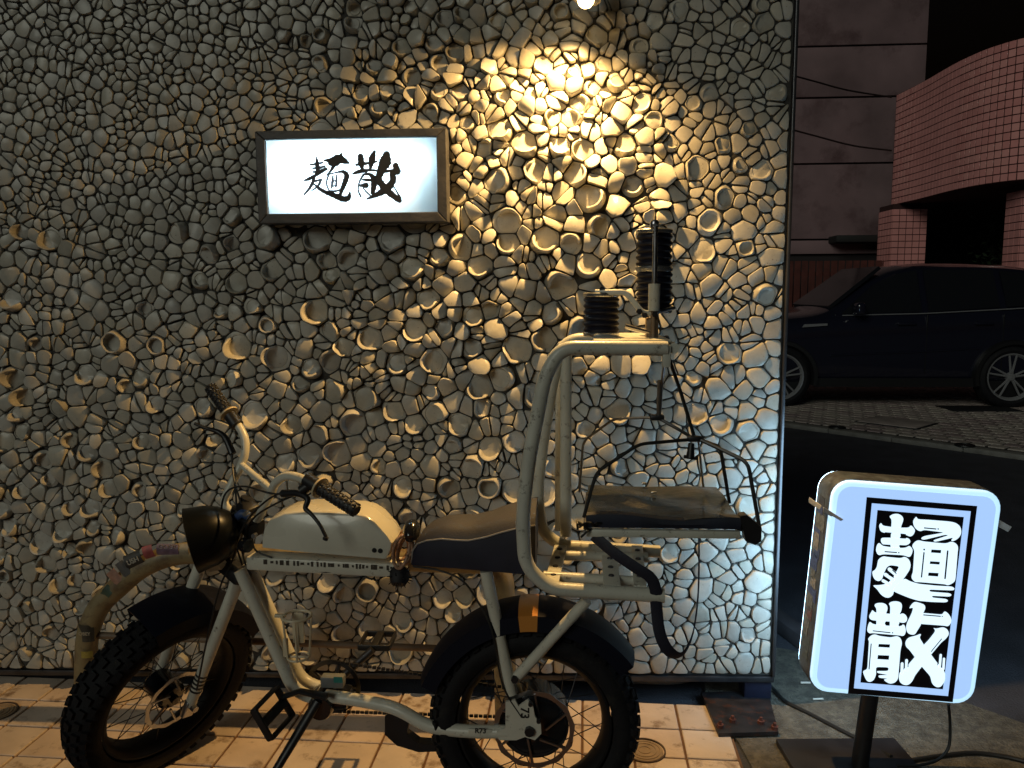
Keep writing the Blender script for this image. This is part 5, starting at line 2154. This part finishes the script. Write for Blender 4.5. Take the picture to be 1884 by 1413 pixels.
TW = 0.118
NR = 17
TH = (zt_ - zb_) / NR
nc = int(ln[-1] / TW)
mb = MB()
V, F = [], []
for i in range(nc + 1):
    p = on_curve(i * TW)
    V += [Vector((p.x, p.y + .012, zb_)), Vector((p.x, p.y + .012, zt_)), Vector((p.x + 3.2, p.y + 6, zt_)), Vector((p.x + 3.2, p.y + 6, zb_))]
for i in range(nc):
    a = i * 4
    F += [(a, a + 4, a + 5, a + 1), (a + 1, a + 5, a + 6, a + 2), (a, a + 3, a + 7, a + 4)]
F += [(0, 1, 2, 3), (nc * 4, nc * 4 + 3, nc * 4 + 2, nc * 4 + 1)]
mb.add(V, F)
mb.build('wall', PJ, pk_, smooth=False)
mb = MB()
mb.rbox((0, 0, 0), (TW - 0.014, 0.012, TH - 0.014), 0.003, seg=1)
tms = []
for mt_ in PINK:
    oo = mb.build('wall_tile', mt_, None)
    tms.append(oo.data)
    bpy.data.objects.remove(oo)
tiles = []
for i in range(nc):
    a, b = on_curve(i * TW), on_curve((i + 1) * TW)
    ang = math.atan2(b.y - a.y, b.x - a.x)
    for j in range(NR):
        c = (a + b) / 2 + Vector((0, 0, zb_ + (j + .5) * TH))
        px, py = proj(c)
        face = abs(math.cos(ang)) / (c - CAM).length if px < 1890 else 0
        tiles.append((face, c, ang))
tiles.sort(key=lambda t: -t[0])
rs = random.Random(8)
for f_, c, ang in tiles[:280]:
    t = link('wall_tile', tms[rs.randrange(3)], pk_)
    t.location = c - Vector(pk_.location)
    t.rotation_euler = (rs.gauss(0, .006), 0, ang + rs.gauss(0, .006))
mb = MB()
for f_, c, ang in tiles[280:]:
    Rm = Matrix.Rotation(ang + rs.gauss(0, .012), 3, 'Z') @ Matrix.Rotation(rs.gauss(0, .012), 3, 'X')
    mb.box(c, (TW - 0.014, 0.012, TH - 0.014), rot=Rm)
o = mb.build('wall_tiles', PINK[0], pk_, smooth=False)
o['kind'] = 'stuff'


def pillar(pxa, pxb, y, name):
    a, b = PY(pxa, 440, y), PY(pxb, 440, y)
    w_ = b.x - a.x
    mb_ = MB()
    mb_.box(((a.x + b.x) / 2, y + w_ * .5 + .012, zb_ / 2), (w_ - .02, w_, zb_ - .004))
    po = mb_.build('pillar', PJ, pk_, smooth=False)
    n_ = max(2, int(w_ / TW))
    tw = w_ / n_
    mb_ = MB()
    for i in range(n_):
        for j in range(int(zb_ / TH)):
            mb_.box((a.x + (i + .5) * tw, y, (j + .5) * TH), (tw - .014, .012, TH - .014))
            mb_.box((a.x + .004, y + (i + .5) * tw + .012, (j + .5) * TH), (.012, tw - .014, TH - .014))
    to = mb_.build('pillar_tiles', PINK[0], po, smooth=False)
    to['kind'] = 'stuff'


pillar(1640, 1704, 12.9, 'pillar')
pillar(1876, 1930, 10.2, 'pillar')
mb = MB()
mb.box((11.0, 16.3, 1.6), (8.0, 0.2, 3.2))
mb.build('back_wall', mat('car_port_dark', (0.010, 0.010, 0.012), 0.9), pk_, smooth=False)  # near-black base colour stands in for the car port's darkness

# overhead cables
for k_, pts in enumerate((((1440, 134), (1500, 150), (1560, 166), (1640, 179)), ((1440, 234), (1500, 250), (1570, 268), (1640, 277)))):
    mb = MB()
    mb.tube(smoothpath([PY(q[0], q[1], 11.5 + i * 0.5) for i, q in enumerate(pts)], 5), 0.016, 6)
    o = mb.build('overhead_cable', CABLE)
    tag(o, ('upper' if k_ == 0 else 'lower') + ' black cable strung from behind the mosaic wall to the pink building', 'cable', 'overhead cables')

# shrub in the car port, catching a little light
sh = thing('shrub', 'leafy shrub in the dark car port beside the pink pillar', 'shrub', (PY(1850, 500, 13.0).x, 13.0, 0))
mb = MB()
rs = random.Random(14)
bx = PY(1848, 450, 13.0).x
zc = PY(1848, 450, 13.0).z
for i in range(520):
    c = Vector((bx + rs.gauss(0, .26), 13.0 + rs.gauss(0, .22), zc - 0.15 + rs.gauss(0, .36)))
    d = Vector((rs.gauss(0, 1), rs.gauss(0, 1), rs.gauss(0, .7))).normalized() * rs.uniform(.04, .075)
    e = d.orthogonal().normalized() * rs.uniform(.015, .03)
    mb.add([c - d, c + e, c + d, c - e], [(0, 1, 2, 3)])
mb.build('crown', mat('leaf_green', (0.06, 0.10, 0.05), 0.35), sh, smooth=False)
mb = MB()
for i in range(6):
    a = rs.uniform(0, 6.28)
    mb.tube([Vector((bx + math.cos(a) * .05, 13.0 + math.sin(a) * .05, 0)), Vector((bx + math.cos(a) * .2, 13.0 + math.sin(a) * .2, zc))], [0.02, 0.008], 6)
mb.build('stem', mat('bark', (0.05, 0.035, 0.025), 0.9), sh)

# covers in the far pavement
for (px, py, w_, d_, lab) in ((1648, 778, 0.62, 0.50, 'rectangular utility cover set in the pale pavers by the car'), (1800, 752, 0.75, 0.42, 'black drain mat on the far pavement under the car tail')):
    p = G(px, py, 0.04)
    mb = MB()
    Rm = Matrix.Rotation(rz if px < 1700 else 0, 3, 'Z')
    mb.rbox((p.x, p.y, 0.041), (w_, d_, 0.010), 0.003, rot=Rm)
    if px > 1700:
        o = mb.build('drain_mat', mat('drain_black', (0.010, 0.010, 0.012), 0.7))
        tag(o, lab, 'mat')
    else:
        cv2 = thing('utility_cover', lab, 'cover', (p.x, p.y, 0.03))
        mb.build('frame', mat('cover_frame', (0.02, 0.02, 0.02), 0.6), cv2)
        mb = MB()
        mb.rbox((p.x, p.y, 0.047), (w_ - .05, d_ - .05, 0.010), 0.003, rot=Rm)
        mb.build('plate', PAVS[1], cv2)
for k_, (px, py) in enumerate(((1540, 786), (1775, 819))):
    p = G(px, py, 0.04)
    cv3 = thing('valve_cover', ('smaller round black valve cover near the wall' if k_ == 0 else 'round black valve cover at the kerb above the pavement sign') + ' in the far pavement', 'cover', (p.x, p.y, 0.03))
    M_ = Matrix.Translation((p.x, p.y, 0.040)) @ Matrix.Rotation(rad(90), 4, 'X')
    mb = MB()
    mb.lathe([(0, 0.003), (0.055, 0.003), (0.058, -0.004)], 28, M_)
    mb.build('lid', mat('iron', (0.03, 0.03, 0.03), 0.45, 0.6), cv3)
    mb = MB()
    mb.lathe([(0.062, -0.004), (0.064, 0.007), (0.078, 0.007), (0.082, -0.004)], 28, M_)
    mb.build('ring', mat('iron', (0.03, 0.03, 0.03), 0.45, 0.6), cv3)

# ------------------------------------------------------------------ dark blue SUV, nose to the left
YCN = 6.60                                             # plane of the near wheels
wf, wr_ = PY(1433, 695, YCN).x, PY(1858, 690, YCN).x
cz0 = 0.03
suv = thing('parked_car', 'dark navy SUV parked across the road, partly hidden by the mosaic wall', 'car', ((wf + wr_) / 2, YCN + 0.8, cz0))
WB = wr_ - wf
PAINT = mat('navy_paint', (0.013, 0.014, 0.027), 0.18, 0.2, coat=1.0, spec=0.5)
GLS = mat('car_glass', (0.012, 0.013, 0.016), 0.06, spec=0.6)
DARK = mat('car_trim', (0.008, 0.008, 0.009), 0.5)
CHR = mat('bright_trim', (0.24, 0.24, 0.25), 0.25, 0.15, coat=0.5)
cx_car = lambda u: wf + u * WB                         # u: 0 front axle, 1 rear axle
# stations along the car: u, sill z, belt z, top z (bonnet / roof), half width low, half width at belt, half width top
ST = [(-0.33, .34, .62, .70, .60, .62, .50), (-0.30, .24, .72, .86, .78, .78, .62), (-0.22, .22, .86, .97, .90, .90, .70), (-0.05, .22, .95, 1.03, .95, .95, .74),
      (0.12, .22, 1.00, 1.06, .95, .95, .76), (0.24, .22, 1.02, 1.10, .95, .95, .76), (0.36, .23, 1.03, 1.36, .95, .95, .68), (0.48, .23, 1.05, 1.56, .95, .95, .64),
      (0.62, .23, 1.06, 1.64, .95, .95, .63), (0.80, .23, 1.09, 1.65, .95, .95, .63), (1.00, .23, 1.12, 1.63, .95, .95, .62), (1.15, .25, 1.14, 1.59, .94, .94, .60),
      (1.24, .30, 1.15, 1.52, .90, .91, .58), (1.30, .40, 1.08, 1.22, .84, .85, .62), (1.33, .46, .95, 1.02, .78, .78, .60)]
YM = YCN + 0.93
V, F = [], []
prof_n = 12
for (u, zs, zb2, zt2, w0, w1, w2) in ST:
    x = cx_car(u)
    half = [(w0 * .90, zs), (w0, zs + .10), (w1 * 1.0, (zs + zb2) / 2 - .06), (w1 * 1.005, zb2 - .12), (w1 * .975, zb2), (w2 + (w1 * .975 - w2) * .35, zb2 + (zt2 - zb2) * .62), (w2 * .97, zt2 - .02 * (zt2 > 1.2)), (w2 * .55, zt2 + .02)]
    for (yy, zz) in half:
        V.append(Vector((x, YM - yy, cz0 + zz)))
    for (yy, zz) in reversed(half):
        V.append(Vector((x, YM + yy, cz0 + zz)))
kk = 16
for i in range(len(ST) - 1):
    for j in range(kk):
        F.append((i * kk + j, i * kk + (j + 1) % kk, (i + 1) * kk + (j + 1) % kk, (i + 1) * kk + j))
F.append(tuple(range(kk)))
F.append(tuple((len(ST) - 1) * kk + j for j in range(kk)))
mb = MB()
mb.add(V, F)
body = mb.build('body', PAINT, suv, ang=34)
sub = body.modifiers.new('smooth', 'SUBSURF')
sub.levels = sub.render_levels = 2


def side(u, z):
    """point on the near flank slightly proud of the body"""
    for i in range(len(ST) - 1):
        if ST[i][0] <= u <= ST[i + 1][0]:
            t = (u - ST[i][0]) / (ST[i + 1][0] - ST[i][0])
            s_ = [ST[i][q] + (ST[i + 1][q] - ST[i][q]) * t for q in range(7)]
            break
    _, zs, zb2, zt2, w0, w1, w2 = s_
    if z <= zb2:
        yy = w1 * 1.0
    else:
        r_ = (z - zb2) / max(.01, zt2 - zb2)
        yy = w1 * .975 + (w2 - w1 * .975) * min(1, r_) * .85
    return Vector((cx_car(u), YM - yy, cz0 + z))


def flank_panel(pts, off, name, mt_, parent, th=0.012):
    P_ = [side(u, z) + Vector((0, -off, 0)) for u, z in pts]
    mb_ = MB()
    mb_.prism(P_, (0, th, 0))
    return mb_.build(name, mt_, parent, smooth=False)


flank_panel([(0.27, 1.07), (0.42, 1.40), (0.52, 1.52), (0.61, 1.56), (0.61, 1.09)], 0.012, 'side_window', GLS, body)
flank_panel([(0.64, 1.09), (0.64, 1.565), (0.94, 1.56), (0.94, 1.14)], 0.012, 'side_window', GLS, body)
flank_panel([(0.97, 1.145), (0.97, 1.55), (1.10, 1.52), (1.19, 1.24), (1.18, 1.17)], 0.012, 'side_window', GLS, body)
# windscreen
mb = MB()
wa, wb_ = cx_car(0.245), cx_car(0.475)
mb.prism([Vector((wa, YM - .72, cz0 + 1.13)), Vector((wb_, YM - .60, cz0 + 1.585)), Vector((wb_, YM + .60, cz0 + 1.585)), Vector((wa, YM + .72, cz0 + 1.13))], (-0.03, 0, 0.03))
mb.build('windscreen', GLS, body, smooth=False)
# arches, sill and wheels
for u in (0, 1):
    c = Vector((cx_car(u), YCN - .05, cz0 + 0.35))
    mb = MB()
    mb.lathe([(0.375, -.03), (0.415, -.03), (0.425, .02), (0.425, .10), (0.36, .10), (0.36, .0)], 36, Matrix.Translation(c), rad(-14), rad(194), close=True)
    mb.build('wheel_arch', DARK, body)
    c = Vector((cx_car(u), YCN + .06, cz0 + 0.355))
    mb = MB()
    mb.lathe([(0.265, -.10), (0.30, -.115), (0.335, -.105), (0.355, -.08), (0.358, 0), (0.355, .08), (0.33, .11), (0.26, .11)], 44, Matrix.Translation(c))
    tw = mb.build('wheel', RUBBER, suv)
    mb = MB()
    mb.lathe([(0.235, -.075), (0.255, -.105), (0.268, -.108), (0.272, -.09), (0.262, -.05), (0.25, .05)], 44, Matrix.Translation(c))
    mb.build('rim', CHR, tw)
    for i in range(10):
        a = 2 * math.pi * (i // 2) / 5 + (0.16 if i % 2 else -0.16) + 0.3
        mb = MB()
        mb.tube([c + Vector((math.cos(a) * .045, -.085, math.sin(a) * .045)), c + Vector((math.cos(a) * .25, -.092, math.sin(a) * .25))], [0.014, 0.011], 6)
        mb.build('wheel_spoke', CHR, tw)
    mb = MB()
    mb.lathe([(0, -.10), (.04, -.095), (.055, -.075), (0.055, -.05), (0, -.05)], 20, Matrix.Translation(c))
    mb.build('hub_cap', CHR, tw)
    mb = MB()
    mb.lathe([(0.0, -.02), (0.25, -.02), (0.25, .0), (0, .0)], 30, Matrix.Translation(c))
    mb.build('wheel_well', DARK, tw)
flank_panel([(0.15, .24), (0.85, .24), (0.85, .34), (0.15, .34)], 0.02, 'sill_trim', DARK, body)
for u in (0.245, 0.63, 0.955):
    flank_panel([(u - .0016, .40), (u + .0016, .40), (u + .0016, 1.06), (u - .0016, 1.06)], 0.006, 'door_gap', DARK, body)
for u in (0.54, 0.87):
    p = side(u, 0.96)
    mb = MB()
    mb.rbox(p + Vector((0, -.022, 0)), (0.20, 0.022, 0.030), 0.009)
    mb.build('door_handle', PAINT, body)
p = side(0.325, 1.10)
mb = MB()
mb.rbox(p + Vector((0, -.14, 0.03)), (0.11, 0.20, 0.14), 0.04, seg=4)
mb.build('mirror', PAINT, body)
flank_panel([(0.09, 0.92), (0.20, 0.94), (0.20, 0.965), (0.10, 0.955)], 0.012, 'wing_vent', CHR, body)
flank_panel([(-0.28, .72), (-0.14, .88), (-0.12, .92), (-0.22, .88), (-.285, .80)], 0.02, 'headlight', GLS, body)
mb = MB()
mb.tube([side(0.27, 1.052) + Vector((0, -.012, 0)), side(0.62, 1.072) + Vector((0, -.012, 0)), side(1.0, 1.122) + Vector((0, -.012, 0)), side(1.18, 1.15) + Vector((0, -.012, 0))], 0.007, 6)
mb.build('belt_trim', CHR, body)
mb = MB()
mb.tube([side(0.22, .60) + Vector((0, -.004, 0)), side(0.6, .64) + Vector((0, -.004, 0)), side(0.86, .68) + Vector((0, -.004, 0))], 0.012, 6)
mb.build('side_crease', PAINT, body)
flank_panel([(1.22, .98), (1.285, 1.0), (1.285, 1.12), (1.20, 1.12)], 0.02, 'tail_light', mat('tail_red', (0.25, 0.01, 0.01), 0.2), body)
